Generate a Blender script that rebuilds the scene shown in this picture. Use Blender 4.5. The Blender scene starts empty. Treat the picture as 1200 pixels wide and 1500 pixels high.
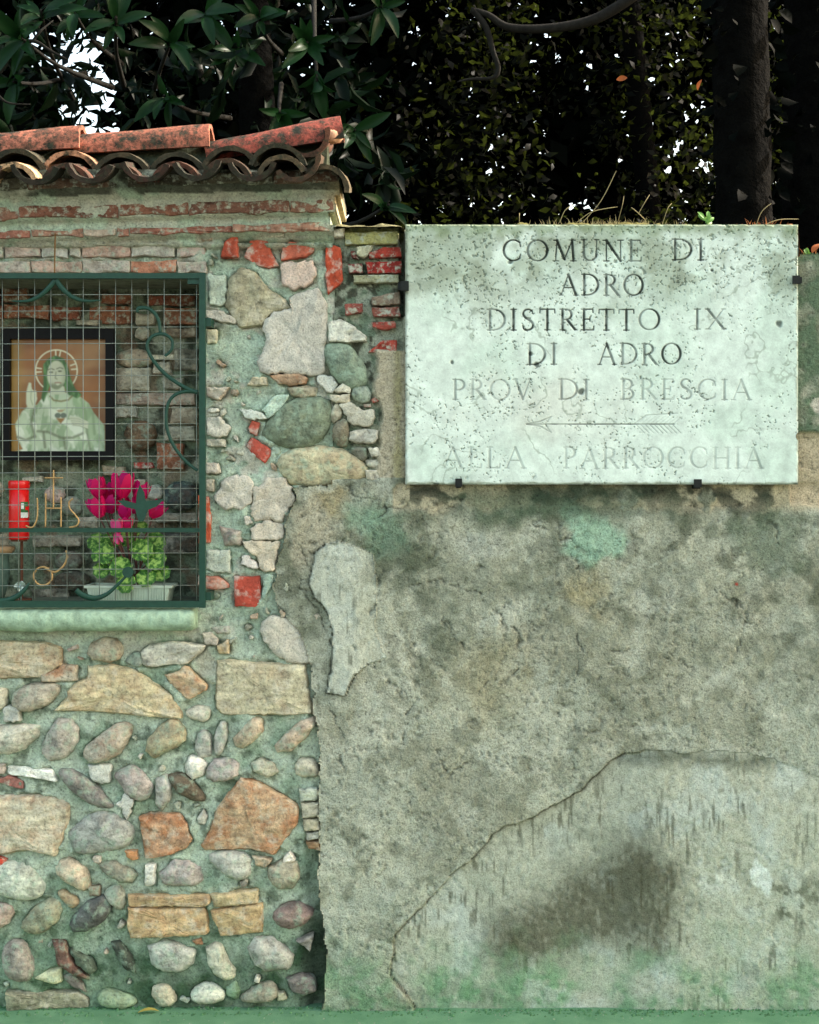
import bpy, math, random
import numpy as np
from mathutils import Vector, Matrix, Quaternion
R = math.radians
random.seed(7)
rng = np.random.default_rng(11)
sc = bpy.context.scene
COL = sc.collection

# ------------------------------------------------------------------ camera, sky, sun, exposure
S = 0.002            # metres per photo pixel on the wall plane y = 0
CD = 4.2             # camera distance to the wall plane
EYE = 1.55           # eye height; horizon at photo row 705
cam = bpy.data.cameras.new('camera')
cam.sensor_width = 36.0
cam.lens = 36.0 * CD / 3.0
cam.shift_y = -0.03
cam.clip_end = 500
cam_o = bpy.data.objects.new('camera', cam)
COL.objects.link(cam_o)
cam_o.location = (0, -CD, EYE)
cam_o.rotation_euler = (R(90), 0, 0)
sc.camera = cam_o

SUN_EL, SUN_AZ = R(36), R(77)     # azimuth measured from +Y (behind the wall) towards +X
world = bpy.data.worlds.new('World')
sc.world = world
world.use_nodes = True
wt = world.node_tree
bg = wt.nodes['Background']
sky = wt.nodes.new('ShaderNodeTexSky')
sky.sky_type = 'NISHITA'
sky.sun_disc = False
sky.sun_elevation = SUN_EL
sky.sun_rotation = SUN_AZ
sky.dust_density = 3.0
sky.ozone_density = 1.0
tint = wt.nodes.new('ShaderNodeMix')
tint.data_type = 'RGBA'
tint.blend_type = 'MULTIPLY'
tint.inputs[0].default_value = 1.0
wt.links.new(sky.outputs[0], tint.inputs[6])
tint.inputs[7].default_value = (1.0, 0.875, 0.675, 1)
wt.links.new(tint.outputs[2], bg.inputs[0])
bg.inputs[1].default_value = 0.15

sun = bpy.data.lights.new('sun', 'SUN')
sun.energy = 2.0
sun.angle = R(0.5)
sun.color = (1.0, 0.93, 0.82)
sun_o = bpy.data.objects.new('sun', sun)
COL.objects.link(sun_o)
sdir = Vector((math.sin(SUN_AZ) * math.cos(SUN_EL), math.cos(SUN_AZ) * math.cos(SUN_EL), math.sin(SUN_EL)))
sun_o.rotation_euler = sdir.to_track_quat('Z', 'Y').to_euler()
sun_o.location = (4, 2, 8)

vs = sc.view_settings
vs.view_transform = 'Standard'
vs.look = 'None'
vs.gamma = 1.0
vs.exposure = 2.5
vs.use_curve_mapping = False

# ------------------------------------------------------------------ helpers
KA = 0.86
def lin(c):
    c = np.asarray(c, dtype=float) / 255.0
    return np.where(c <= 0.04045, c / 12.92, ((c + 0.055) / 1.055) ** 2.4) * KA
def C(r, g, b):
    l = lin((r, g, b))
    return (float(l[0]), float(l[1]), float(l[2]), 1.0)
def P(px, py, y=0.0):
    """photo pixel on the plane at depth y"""
    k = (CD + y) / CD
    return Vector(((px - 600) * S * k, y, EYE + (705 - py) * S * k))
def W(px, py, y=0.0):
    """photo pixel as a plain wall coordinate"""
    return Vector(((px - 600) * S, y, (1480 - py) * S))

_tab = rng.random((256, 256))
def vnoise(x, z, scale, seed=0):
    x = np.asarray(x, float) / scale + seed * 17.31
    z = np.asarray(z, float) / scale + seed * 9.77
    xi = np.floor(x).astype(int); zi = np.floor(z).astype(int)
    fx = x - xi; fz = z - zi
    fx = fx * fx * (3 - 2 * fx); fz = fz * fz * (3 - 2 * fz)
    a = _tab[xi & 255, zi & 255]; b = _tab[(xi + 1) & 255, zi & 255]
    c = _tab[xi & 255, (zi + 1) & 255]; d = _tab[(xi + 1) & 255, (zi + 1) & 255]
    return (a * (1 - fx) + b * fx) * (1 - fz) + (c * (1 - fx) + d * fx) * fz
def fbm(x, z, scale, seed=0, octv=4, gain=0.5):
    t = 0; a = 1; n = 0
    for i in range(octv):
        an = 0.6 + 1.17 * i + 0.31 * seed
        ca, sa = math.cos(an), math.sin(an)
        t = t + a * vnoise(x * ca - z * sa, x * sa + z * ca, scale / (2 ** i), seed + i * 3)
        n += a; a *= gain
    return t / n
def sstep(a, b, x):
    t = np.clip((x - a) / (b - a), 0, 1)
    return t * t * (3 - 2 * t)
def inpoly(X, Y, poly):
    r = np.zeros(X.shape, bool)
    n = len(poly)
    for i in range(n):
        x0, y0 = poly[i]; x1, y1 = poly[(i + 1) % n]
        if y0 == y1: continue
        c = (y0 > Y) != (y1 > Y)
        xi = (x1 - x0) * (Y - y0) / (y1 - y0) + x0
        r ^= c & (X < xi)
    return r
def boxblur(a, r, it=2):
    for _ in range(it):
        for ax in (0, 1):
            p = np.pad(a, [(r + 1, r) if k == ax else (0, 0) for k in (0, 1)], mode='edge')
            cs = np.cumsum(p, axis=ax)
            n = a.shape[ax]
            hi = np.take(cs, np.arange(2 * r + 1, 2 * r + 1 + n), axis=ax)
            lo = np.take(cs, np.arange(0, n), axis=ax)
            a = (hi - lo) / (2 * r + 1)
    return a
def segdist(X, Y, pts):
    d = np.full(X.shape, 1e9)
    for (x0, y0), (x1, y1) in zip(pts[:-1], pts[1:]):
        dx, dy = x1 - x0, y1 - y0
        t = np.clip(((X - x0) * dx + (Y - y0) * dy) / (dx * dx + dy * dy + 1e-9), 0, 1)
        d = np.minimum(d, np.hypot(X - x0 - t * dx, Y - y0 - t * dy))
    return d

def link(name, me, mat=None, parent=None, loc=None):
    o = bpy.data.objects.new(name, me)
    COL.objects.link(o)
    if mat is not None and me is not None and not me.materials:
        me.materials.append(mat)
    if loc is not None: o.location = loc
    if parent is not None: o.parent = parent
    return o
def tag(o, label=None, cat=None, group=None, kind=None):
    if label: o['label'] = label
    if cat: o['category'] = cat
    if group: o['group'] = group
    if kind: o['kind'] = kind
    return o
def thing(name, label, cat, loc=(0, 0, 0), group=None):
    return tag(link(name, None, loc=loc), label, cat, group)
def fastmesh(name, V, F, smooth=True, col=None):
    """V (n,3); F (m,k) uniform faces"""
    V = np.ascontiguousarray(V, dtype=np.float32); F = np.ascontiguousarray(F, dtype=np.int32)
    me = bpy.data.meshes.new(name)
    m, k = F.shape
    me.vertices.add(len(V)); me.vertices.foreach_set('co', V.ravel())
    me.loops.add(m * k); me.loops.foreach_set('vertex_index', F.ravel())
    me.polygons.add(m); me.polygons.foreach_set('loop_start', np.arange(0, m * k, k, dtype=np.int32))
    if smooth: me.polygons.foreach_set('use_smooth', np.ones(m, bool))
    if col is not None:
        a = me.color_attributes.new('Col', 'FLOAT_COLOR', 'POINT')
        cc = np.ones((len(V), 4), np.float32); cc[:, :3] = col
        a.data.foreach_set('color', cc.ravel())
    me.update(calc_edges=True)
    me.validate()
    return me
def pymesh(name, V, F, smooth=False):
    me = bpy.data.meshes.new(name)
    me.from_pydata([tuple(v) for v in V], [], F)
    if smooth:
        me.polygons.foreach_set('use_smooth', np.ones(len(me.polygons), bool))
    me.update()
    return me
def rel(V, o): return [Vector(v) - Vector(o) for v in V]
class MB:
    def __init__(s): s.v = []; s.f = []
    def add(s, V, F):
        n = len(s.v); s.v += [tuple(v) for v in V]; s.f += [tuple(i + n for i in f) for f in F]
    def box(s, a, b):
        (x0, y0, z0), (x1, y1, z1) = a, b
        s.add([(x0, y0, z0), (x1, y0, z0), (x1, y1, z0), (x0, y1, z0), (x0, y0, z1), (x1, y0, z1), (x1, y1, z1), (x0, y1, z1)],
              [(0, 3, 2, 1), (4, 5, 6, 7), (0, 1, 5, 4), (1, 2, 6, 5), (2, 3, 7, 6), (3, 0, 4, 7)])
    def tube(s, pts, rad, sides=8, flat=1.0):
        pts = [Vector(p) for p in pts]
        if not hasattr(rad, '__len__'): rad = [rad] * len(pts)
        n = len(s.v); up = Vector((0, 1, 0.013))
        for i, p in enumerate(pts):
            d = (pts[min(i + 1, len(pts) - 1)] - pts[max(i - 1, 0)]).normalized()
            u = up - d * up.dot(d)
            if u.length < 1e-3: u = Vector((1, 0, 0)) - d * d.x
            u.normalize(); w = d.cross(u)
            for k in range(sides):
                a = 2 * math.pi * k / sides
                s.v.append(tuple(p + (w * math.cos(a) + u * math.sin(a) * flat) * rad[i]))
        for i in range(len(pts) - 1):
            for k in range(sides):
                a = n + i * sides + k; b = n + i * sides + (k + 1) % sides
                s.f.append((a, b, b + sides, a + sides))
        s.f.append(tuple(n + k for k in range(sides))[::-1])
        m = n + (len(pts) - 1) * sides
        s.f.append(tuple(m + k for k in range(sides)))
    def lathe(s, prof, c, sides=24, sy=1.0):
        n = len(s.v); c = Vector(c)
        for r, z in prof:
            for k in range(sides):
                a = 2 * math.pi * k / sides
                s.v.append((c.x + r * math.cos(a), c.y + r * math.sin(a) * sy, c.z + z))
        for i in range(len(prof) - 1):
            for k in range(sides):
                a = n + i * sides + k; b = n + i * sides + (k + 1) % sides
                s.f.append((a, b, b + sides, a + sides))
        s.f.append(tuple(n + k for k in range(sides))[::-1])
        m = n + (len(prof) - 1) * sides
        s.f.append(tuple(m + k for k in range(sides)))
    def build(s, name, mat, parent=None, smooth=False, loc=None):
        if loc is not None:
            return link(name, pymesh(name, rel(s.v, loc), s.f, smooth), mat, parent, loc)
        return link(name, pymesh(name, s.v, s.f, smooth), mat, parent)
def spline(pts, n=6):
    """Catmull-Rom through points"""
    pts = [Vector(p) for p in pts]
    out = []
    for i in range(len(pts) - 1):
        p0 = pts[max(i - 1, 0)]; p1 = pts[i]; p2 = pts[i + 1]; p3 = pts[min(i + 2, len(pts) - 1)]
        for k in range(n):
            t = k / n
            out.append(0.5 * ((2 * p1) + (p2 - p0) * t + (2 * p0 - 5 * p1 + 4 * p2 - p3) * t * t + (3 * p1 - p0 - 3 * p2 + p3) * t ** 3))
    out.append(pts[-1])
    return out

# ------------------------------------------------------------------ materials
class NT:
    def __init__(s, name):
        s.m = bpy.data.materials.new(name); s.m.use_nodes = True
        s.t = s.m.node_tree; s.b = s.t.nodes['Principled BSDF']
        s.b.inputs['Specular IOR Level'].default_value = 0.25
    def n(s, typ, **kw):
        nd = s.t.nodes.new(typ)
        for k, v in kw.items(): setattr(nd, k, v)
        return nd
    def set(s, sock, v):
        if hasattr(v, 'is_output') or isinstance(v, bpy.types.NodeSocket): s.t.links.new(v, sock)
        else: sock.default_value = v
    def tex(s, kind='Object'):
        return s.n('ShaderNodeTexCoord').outputs[kind]
    def noise(s, vec, scale, detail=5, rough=0.6, out=0):
        n = s.n('ShaderNodeTexNoise'); s.set(n.inputs['Vector'], vec)
        n.inputs['Scale'].default_value = scale; n.inputs['Detail'].default_value = detail
        n.inputs['Roughness'].default_value = rough
        return n.outputs[out]
    def ramp(s, f, stops):
        r = s.n('ShaderNodeValToRGB'); s.set(r.inputs[0], f)
        e = r.color_ramp.elements
        while len(e) < len(stops): e.new(0.5)
        for el, (p, c) in zip(e, stops):
            el.position = p; el.color = c if len(c) == 4 else (*c, 1)
        return r.outputs[0]
    def mix(s, f, a, b, mode='MIX'):
        m = s.n('ShaderNodeMix', data_type='RGBA', blend_type=mode)
        s.set(m.inputs[0], f); s.set(m.inputs[6], a); s.set(m.inputs[7], b)
        return m.outputs[2]
    def math(s, op, a, b=0.0):
        m = s.n('ShaderNodeMath', operation=op); s.set(m.inputs[0], a); s.set(m.inputs[1], b)
        return m.outputs[0]
    def vadd(s, a, b):
        m = s.n('ShaderNodeVectorMath', operation='ADD'); s.set(m.inputs[0], a); s.set(m.inputs[1], b)
        return m.outputs[0]
    def vmul(s, a, b):
        m = s.n('ShaderNodeVectorMath', operation='MULTIPLY'); s.set(m.inputs[0], a); s.set(m.inputs[1], b)
        return m.outputs[0]
    def bump(s, h, dist, strength=1.0):
        b = s.n('ShaderNodeBump'); s.set(b.inputs['Height'], h)
        b.inputs['Distance'].default_value = dist; b.inputs['Strength'].default_value = strength
        s.t.links.new(b.outputs[0], s.b.inputs['Normal'])
        return b
    def base(s, c): s.set(s.b.inputs['Base Color'], c)
    def rough(s, v): s.set(s.b.inputs['Roughness'], v)
G = lambda v: (v, v, v, 1)

def mat_surface(name, grain=260, amp=0.0022, var=0.35, coarse=40, speck=0.5):
    """wall coat: the colour attribute carries stains, nodes add grain"""
    t = NT(name); v = t.tex()
    col = t.n('ShaderNodeVertexColor', layer_name='Col').outputs[0]
    f1 = t.noise(v, grain, 5, 0.75)
    f2 = t.noise(v, coarse, 6, 0.7)
    f3 = t.noise(v, grain * 0.55, 3, 0.6)
    g = t.ramp(f1, [(0.30, G(1 - var)), (0.5, G(1.0)), (0.72, G(1 + var * 0.7))])
    g2 = t.ramp(f2, [(0.3, G(0.78)), (0.7, G(1.2))])
    g3 = t.ramp(f3, [(0.30, G(1 - speck)), (0.40, G(1.0))])
    c = t.mix(1.0, t.mix(1.0, t.mix(1.0, col, g, 'MULTIPLY'), g2, 'MULTIPLY'), g3, 'MULTIPLY')
    t.base(c); t.rough(0.93)
    h = t.math('ADD', t.math('MULTIPLY', f1, 0.5), t.math('MULTIPLY', f2, 1.6))
    t.bump(h, amp, 1.0)
    return t.m
def mat_rock(name, mortar=(160, 185, 160), smear=0.5, speck=0.5, rough=0.85, band=0.0, rust=(186, 120, 76), gscale=120, bump=0.003, contrast=0.35, sscale=55):
    """stone: colour from the object, second colour as blotches, mortar smears"""
    t = NT(name); v0 = t.tex()
    oi = t.n('ShaderNodeObjectInfo')
    off = t.n('ShaderNodeCombineXYZ')
    for i, k in enumerate((37.0, 11.0, 53.0)):
        t.set(off.inputs[i], t.math('MULTIPLY', oi.outputs['Random'], k))
    v = t.vadd(v0, off.outputs[0])
    n1 = t.noise(v, 28, 6, 0.65); n2 = t.noise(v, gscale, 5, 0.7); n3 = t.noise(v, sscale, 5, 0.62); n4 = t.noise(v, 16, 5, 0.7)
    base = oi.outputs['Color']
    tone = t.ramp(n1, [(0.3, G(1 - contrast)), (0.5, G(1.0)), (0.7, G(1 + contrast * 0.8))])
    c = t.mix(1.0, base, tone, 'MULTIPLY')
    at = t.n('ShaderNodeAttribute', attribute_type='OBJECT', attribute_name='rust')
    rm = t.math('MULTIPLY', t.ramp(n4, [(0.46, G(0)), (0.62, G(1))]), at.outputs['Fac'])
    c = t.mix(rm, c, C(*rust))
    if band > 0:
        vv = t.vmul(v, (0.25, 0.25, 1.0))
        nb = t.noise(vv, 70, 3, 0.5)
        c = t.mix(1.0, c, t.ramp(nb, [(0.3, G(1 - band)), (0.7, G(1 + band * 0.7))]), 'MULTIPLY')
    sm = t.math('MULTIPLY', t.ramp(n3, [(0.50, G(0)), (0.64, G(1))]), smear)
    c = t.mix(sm, c, C(*mortar))
    sp = t.ramp(n2, [(0.28, G(1 - speck)), (0.46, G(1)), (0.70, G(1 + speck * 0.45))])
    c = t.mix(1.0, c, sp, 'MULTIPLY')
    t.base(c); t.rough(rough)
    t.bump(t.math('ADD', t.math('MULTIPLY', n2, 0.6), n1), bump, 1.0)
    return t.m
def mat_plain(name, c, rough=0.6, metal=0.0, var=0.2, scale=60, bump=0.0006, spec=0.3):
    t = NT(name); v = t.tex(); n = t.noise(v, scale, 5, 0.65)
    t.base(t.mix(1.0, c, t.ramp(n, [(0.3, G(1 - var)), (0.7, G(1 + var))]), 'MULTIPLY'))
    t.rough(rough); t.b.inputs['Metallic'].default_value = metal
    t.b.inputs['Specular IOR Level'].default_value = spec
    t.bump(n, bump)
    return t.m
def mat_leaf(name, c1, c2, rough=0.35, trans=0.3, spec=0.5, tcol=None):
    t = NT(name)
    g = t.n('ShaderNodeNewGeometry')
    c = t.ramp(g.outputs['Random Per Island'], [(0.0, c1), (1.0, c2)])
    t.base(c); t.rough(rough); t.b.inputs['Specular IOR Level'].default_value = spec
    tr = t.n('ShaderNodeBsdfTranslucent'); t.set(tr.inputs[0], tcol or c)
    ms = t.n('ShaderNodeMixShader'); ms.inputs[0].default_value = trans
    t.t.links.new(t.b.outputs[0], ms.inputs[1]); t.t.links.new(tr.outputs[0], ms.inputs[2])
    t.t.links.new(ms.outputs[0], t.t.nodes['Material Output'].inputs[0])
    return t.m
def mat_col(name, rough=0.5, spec=0.3):
    t = NT(name)
    t.base(t.n('ShaderNodeVertexColor', layer_name='Col').outputs[0]); t.rough(rough)
    t.b.inputs['Specular IOR Level'].default_value = spec
    return t.m

M = {}
M['plaster'] = mat_surface('plaster', 190, 0.009, 0.55, 36, 0.5)
M['cement'] = mat_surface('cement', 240, 0.004, 0.42, 40, 0.45)
M['mortar'] = mat_surface('mortar', 150, 0.011, 0.5, 30, 0.5)
M['marble'] = mat_surface('marble', 240, 0.0004, 0.10, 26, 0.12)
M['cobble'] = mat_rock('cobble', smear=0.55, sscale=34, band=.22, speck=0.6, rough=0.75, contrast=.5, bump=.007)
M['slab'] = mat_rock('slab', mortar=(212, 208, 186), smear=0.55, sscale=26, speck=0.6, band=0.3, rough=0.85, contrast=.45, bump=.008)
M['plate'] = mat_rock('plate', mortar=(180, 185, 170), smear=0.3, speck=0.6, rough=0.95, contrast=0.3, gscale=190, bump=0.008)
M['brick'] = mat_rock('brick', mortar=(186, 194, 174), smear=0.85, speck=0.55, rough=0.95, contrast=0.5, bump=0.008)
M['redbrick'] = mat_rock('redbrick', mortar=(208, 200, 184), smear=0.8, sscale=24, speck=0.4, rough=0.9, contrast=0.35, bump=.005)
M['terracotta'] = mat_rock('terracotta', mortar=(50, 54, 40), smear=0.85, speck=0.6, rough=0.9, contrast=0.5, rust=(38, 40, 30), bump=0.005)
M['iron'] = mat_plain('green painted iron', C(26, 66, 52), 0.45, 0, 0.18, 70)
M['blackiron'] = mat_plain('black iron', C(28, 32, 30), 0.6, 0.3, 0.3, 80)
M['wire'] = mat_plain('galvanised wire', C(140, 150, 140), 0.5, 0.3, 0.2, 30)
M['brass'] = mat_plain('brass wire', C(178, 146, 96), 0.5, 0.3, 0.25, 60)
M['rust'] = mat_plain('rusty wire', C(130, 96, 55), 0.8, 0.2, 0.3, 60)
M['frame'] = mat_plain('black picture frame', C(9, 9, 10), 0.5, 0, 0.2, 40, .0006, .15)
M['print'] = mat_col('print', 0.35, 0.4)
M['redplastic'] = mat_plain('red plastic', C(225, 22, 22), 0.3, 0, 0.08, 30, 0.0002, 0.5)
M['white'] = mat_plain('white paper', C(220, 228, 218), 0.6, 0, 0.06, 40)
M['greenink'] = mat_plain('green ink', C(50, 110, 60), 0.6, 0, 0.2, 200)
M['planter'] = mat_plain('planter', C(190, 205, 185), 0.5, 0, 0.12, 40)
M['soil'] = mat_plain('soil', C(45, 38, 30), 0.95, 0, 0.4, 120, 0.004)
M['petal'] = mat_leaf('petal', C(232, 18, 74), C(205, 20, 120), 0.5, 0.3, 0.3)
M['petalpale'] = mat_leaf('pale petal', C(225, 110, 190), C(235, 60, 110), 0.5, 0.3, 0.3)
M['stem'] = mat_plain('stem', C(95, 60, 55), 0.6)
M['vase'] = mat_plain('vase', C(80, 105, 95), 0.5, 0, 0.3, 50)
M['vaserim'] = mat_plain('vase rim', C(165, 140, 105), 0.5, 0, 0.2, 50)
M['foil'] = mat_plain('silver petals', C(205, 222, 212), 0.3, 0.5, 0.15, 60)
M['bark'] = mat_plain('bark', C(8, 8, 7), 0.95, 0, 0.6, 14, 0.03, 0.03)
M['branch'] = mat_plain('branch', C(34, 33, 30), 0.9, 0, 0.35, 40, 0.004, 0.1)
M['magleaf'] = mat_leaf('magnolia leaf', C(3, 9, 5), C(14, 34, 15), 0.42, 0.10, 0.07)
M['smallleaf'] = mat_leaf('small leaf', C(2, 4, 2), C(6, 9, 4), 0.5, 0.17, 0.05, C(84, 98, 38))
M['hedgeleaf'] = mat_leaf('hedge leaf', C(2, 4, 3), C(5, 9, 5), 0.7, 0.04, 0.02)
M['dryleaf'] = mat_leaf('dry leaf', C(150, 80, 45), C(165, 95, 50), 0.7, 0.2, 0.2)
M['drygrass'] = mat_leaf('dry grass', C(120, 110, 74), C(176, 166, 124), 0.7, 0.25, 0.2)
M['greengrass'] = mat_leaf('green sprig', C(80, 130, 60), C(120, 165, 80), 0.5, 0.3, 0.3)
M['moss'] = mat_plain('moss', C(98, 94, 54), 0.95, 0, 0.5, 90, 0.006, 0.1)
t = NT('cyclamen leaf'); v = t.tex()
t.base(t.ramp(t.noise(v, 75, 3, 0.6), [(0.36, C(34, 76, 28)), (0.5, C(74, 122, 44)), (0.62, C(150, 186, 92))]))
t.rough(0.5); M['cycleaf'] = t.m
def mat_ground(name, ca, cb):
    t = NT(name); v = t.tex()
    n1 = t.noise(v, 300, 3, 0.7); n2 = t.noise(v, 9, 5, 0.6)
    c = t.ramp(n2, [(0.3, ca), (0.7, cb)])
    c = t.mix(1.0, c, t.ramp(n1, [(0.3, G(0.8)), (0.62, G(1.05)), (0.74, G(1.5))]), 'MULTIPLY')
    t.base(c); t.rough(0.95); t.bump(n1, 0.003)
    return t.m
# ------------------------------------------------------------------ ground
g = 60.0
road = link('road', pymesh('road', [(-g, -g, -.004), (g, -g, -.004), (g, g, -.004), (-g, g, -.004)], [(0, 1, 2, 3)]), mat_ground('asphalt', C(78, 80, 76), C(94, 96, 90)))
tag(road, 'grey asphalt road in front of the walls', 'road', kind='structure')
pv = link('pavement', pymesh('pavement', [(-12, -.55, 0), (12, -.55, 0), (12, .3, 0), (-12, .3, 0)], [(0, 1, 2, 3)]), mat_ground('mossy pavement', C(92, 140, 102), C(118, 164, 126)))
tag(pv, 'green mossy pavement strip along the foot of the walls', 'pavement', kind='structure')

# ------------------------------------------------------------------ stones: outlines traced in photo pixels
#  kind, colour, outline, rust amount
STN = []      # shrine wall
RST = []      # right wall
def T(dst, ox, oy, k, rows):
    for r in rows:
        kind, col, pts = r[0], r[1], r[2]
        dst.append((kind, col, [(ox + x / k, oy + y / k) for x, y in pts], r[3] if len(r) > 3 else 0.0))
T(STN, 0, 920, 4.8, [
 ('s', (196, 178, 138), [(-600, 110), (-300, 90), (0, 95), (300, 105), (415, 140), (415, 260), (300, 345), (0, 360), (-500, 350)], .5),
 ('s', (186, 172, 145), [(285, 330), (375, 300), (430, 262), (530, 265), (530, 375), (370, 385), (285, 380)], .8),
 ('s', (190, 160, 145), [(465, 150), (535, 115), (542, 150), (480, 168)]),
 ('c', (170, 158, 130), [(615, 180), (640, 110), (720, 75), (800, 85), (845, 130), (840, 210), (760, 240), (650, 225)], .3),
 ('c', (172, 160, 138), [(75, 500), (130, 430), (220, 400), (350, 395), (410, 420), (370, 500), (290, 560), (190, 590), (110, 575)]),
 ('s', (205, 198, 165), [(-200, 420), (35, 430), (30, 540), (0, 580), (-220, 560)], .3),
 ('p', (185, 188, 172), [(20, 580), (60, 540), (120, 580), (140, 660), (30, 670), (10, 640)]),
 ('c', (196, 190, 168), [(-260, 790), (-150, 710), (0, 695), (150, 690), (250, 700), (240, 770), (150, 850), (60, 890), (-150, 885)]),
 ('c', (168, 160, 148), [(340, 740), (370, 690), (390, 655), (480, 660), (530, 720), (530, 800), (490, 870), (430, 920), (340, 935), (290, 880), (300, 810)]),
 ('c', (180, 168, 146), [(590, 850), (690, 770), (780, 700), (880, 680), (912, 720), (860, 860), (780, 920), (660, 950), (590, 920)], .4),
 ('s', (222, 230, 218), [(45, 980), (200, 985), (350, 1000), (380, 1050), (402, 1086), (330, 1075), (180, 1055), (60, 1040)]),
 ('s', (182, 165, 155), [(-180, 960), (25, 960), (25, 1030), (-180, 1040)]),
 ('b', (168, 112, 98), [(-150, 1070), (0, 1060), (60, 1040), (155, 1090), (150, 1140), (80, 1125), (0, 1100)], 0),
 ('p', (194, 198, 182), [(620, 970), (770, 970), (765, 1090), (690, 1100), (620, 1050)]),
])
T(STN, 0, 0, 1, [
 ('s', (200, 198, 182), [(205, 957), (217, 946), (250, 942), (262, 942), (300, 946), (295, 955), (283, 965), (275, 973), (245, 975), (220, 979), (207, 975)], .15),
 ('c', (135, 150, 135), [(178, 968), (200, 955), (206, 962), (207, 976), (195, 978)]),
 ('s', (208, 190, 138), [(128, 978), (160, 976), (190, 980), (203, 988), (215, 997), (248, 1018), (262, 1040), (264, 1053), (235, 1052), (180, 1047), (130, 1043), (78, 1042), (92, 1028), (100, 1020), (97, 1013), (110, 1002), (128, 993)], .35),
 ('s', (212, 178, 130), [(240, 990), (262, 984), (268, 977), (273, 977), (302, 1005), (300, 1012), (276, 1027), (270, 1024), (255, 1012)], .6),
 ('c', (172, 160, 118), [(214, 1100), (217, 1085), (230, 1068), (247, 1057), (258, 1058), (268, 1073), (268, 1086), (255, 1097), (240, 1103), (226, 1111), (220, 1108)], .2),
 ('s', (196, 142, 98), [(203, 1200), (218, 1194), (262, 1195), (272, 1208), (280, 1233), (272, 1245), (245, 1255), (225, 1258), (212, 1259), (207, 1225)], .9),
 ('c', (190, 198, 178), [(-20, 1285), (0, 1268), (25, 1265), (48, 1275), (62, 1297), (60, 1310), (45, 1320), (20, 1318), (-10, 1308)]),
 ('s', (206, 170, 112), [(187, 1313), (250, 1313), (305, 1312), (307, 1326), (296, 1330), (188, 1330)], .35),
 ('s', (206, 165, 104), [(187, 1332), (240, 1333), (300, 1332), (303, 1372), (260, 1374), (190, 1376), (186, 1350)], .5),
 ('s', (206, 176, 118), [(308, 1312), (350, 1307), (376, 1305), (377, 1324), (345, 1329), (313, 1331)], .3),
 ('s', (206, 168, 106), [(308, 1336), (345, 1330), (383, 1326), (384, 1368), (345, 1372), (322, 1373), (314, 1355)], .45),
 ('c', (188, 178, 145), [(220, 1454), (233, 1445), (245, 1447), (254, 1458), (256, 1470), (245, 1477), (230, 1475)]),
 ('c', (172, 176, 164), [(217, 1390), (240, 1382), (262, 1388), (282, 1396), (280, 1415), (265, 1424), (240, 1424), (222, 1415)]),
 ('c', (170, 158, 152), [(235, 1282), (255, 1262), (275, 1265), (290, 1275), (294, 1290), (285, 1299), (262, 1299), (240, 1297)]),
 ('p', (192, 188, 168), [(380, 925), (385, 910), (400, 903), (425, 905), (440, 925), (452, 945), (456, 972), (440, 972), (420, 970), (398, 955), (390, 945)]),
])
T(STN, 0, 1100, 4.8, [
 ('c', (132, 126, 120), [(415, 175), (440, 140), (500, 145), (600, 195), (680, 260), (740, 340), (790, 390), (740, 405), (650, 390), (560, 330), (470, 260)]),
 ('c', (168, 154, 148), [(795, 185), (870, 130), (950, 120), (1020, 190), (1060, 250), (1050, 320), (990, 360), (930, 345), (870, 290), (840, 230)]),
 ('p', (198, 200, 186), [(820, 380), (870, 310), (930, 350), (910, 450), (885, 490)]),
 ('c', (180, 174, 162), [(1090, 210), (1160, 180), (1200, 240), (1190, 350), (1130, 420), (1090, 380)]),
 ('s', (196, 184, 150), [(-350, 340), (0, 330), (220, 315), (380, 340), (475, 390), (465, 500), (430, 640), (380, 745), (200, 700), (0, 735), (-340, 720)], .5),
 ('c', (158, 160, 152), [(480, 580), (560, 520), (650, 450), (760, 440), (900, 540), (915, 600), (870, 680), (720, 715), (560, 730), (515, 690)]),
 ('s', (205, 130, 66), [(870, 710), (960, 710), (965, 770), (920, 785), (880, 750)], .6),
 ('c', (198, 174, 140), [(390, 830), (420, 785), (480, 770), (560, 810), (610, 880), (612, 960), (570, 990), (510, 960), (440, 920), (395, 870)]),
 ('c', (140, 138, 116), [(690, 800), (800, 790), (880, 830), (945, 880), (920, 935), (840, 935), (770, 900), (720, 850)]),
 ('c', (156, 134, 106), [(610, 970), (690, 965), (690, 1030), (620, 1040)]),
 ('c', (160, 160, 140), [(720, 1010), (820, 950), (870, 1030), (870, 1100), (830, 1140), (760, 1080)]),
 ('c', (182, 154, 110), [(385, 1010), (450, 995), (540, 1060), (520, 1120), (460, 1100)], .4),
 ('b', (215, 80, 60), [(-150, 750), (0, 760), (38, 775), (20, 815), (-150, 830)], 0),
])
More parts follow.
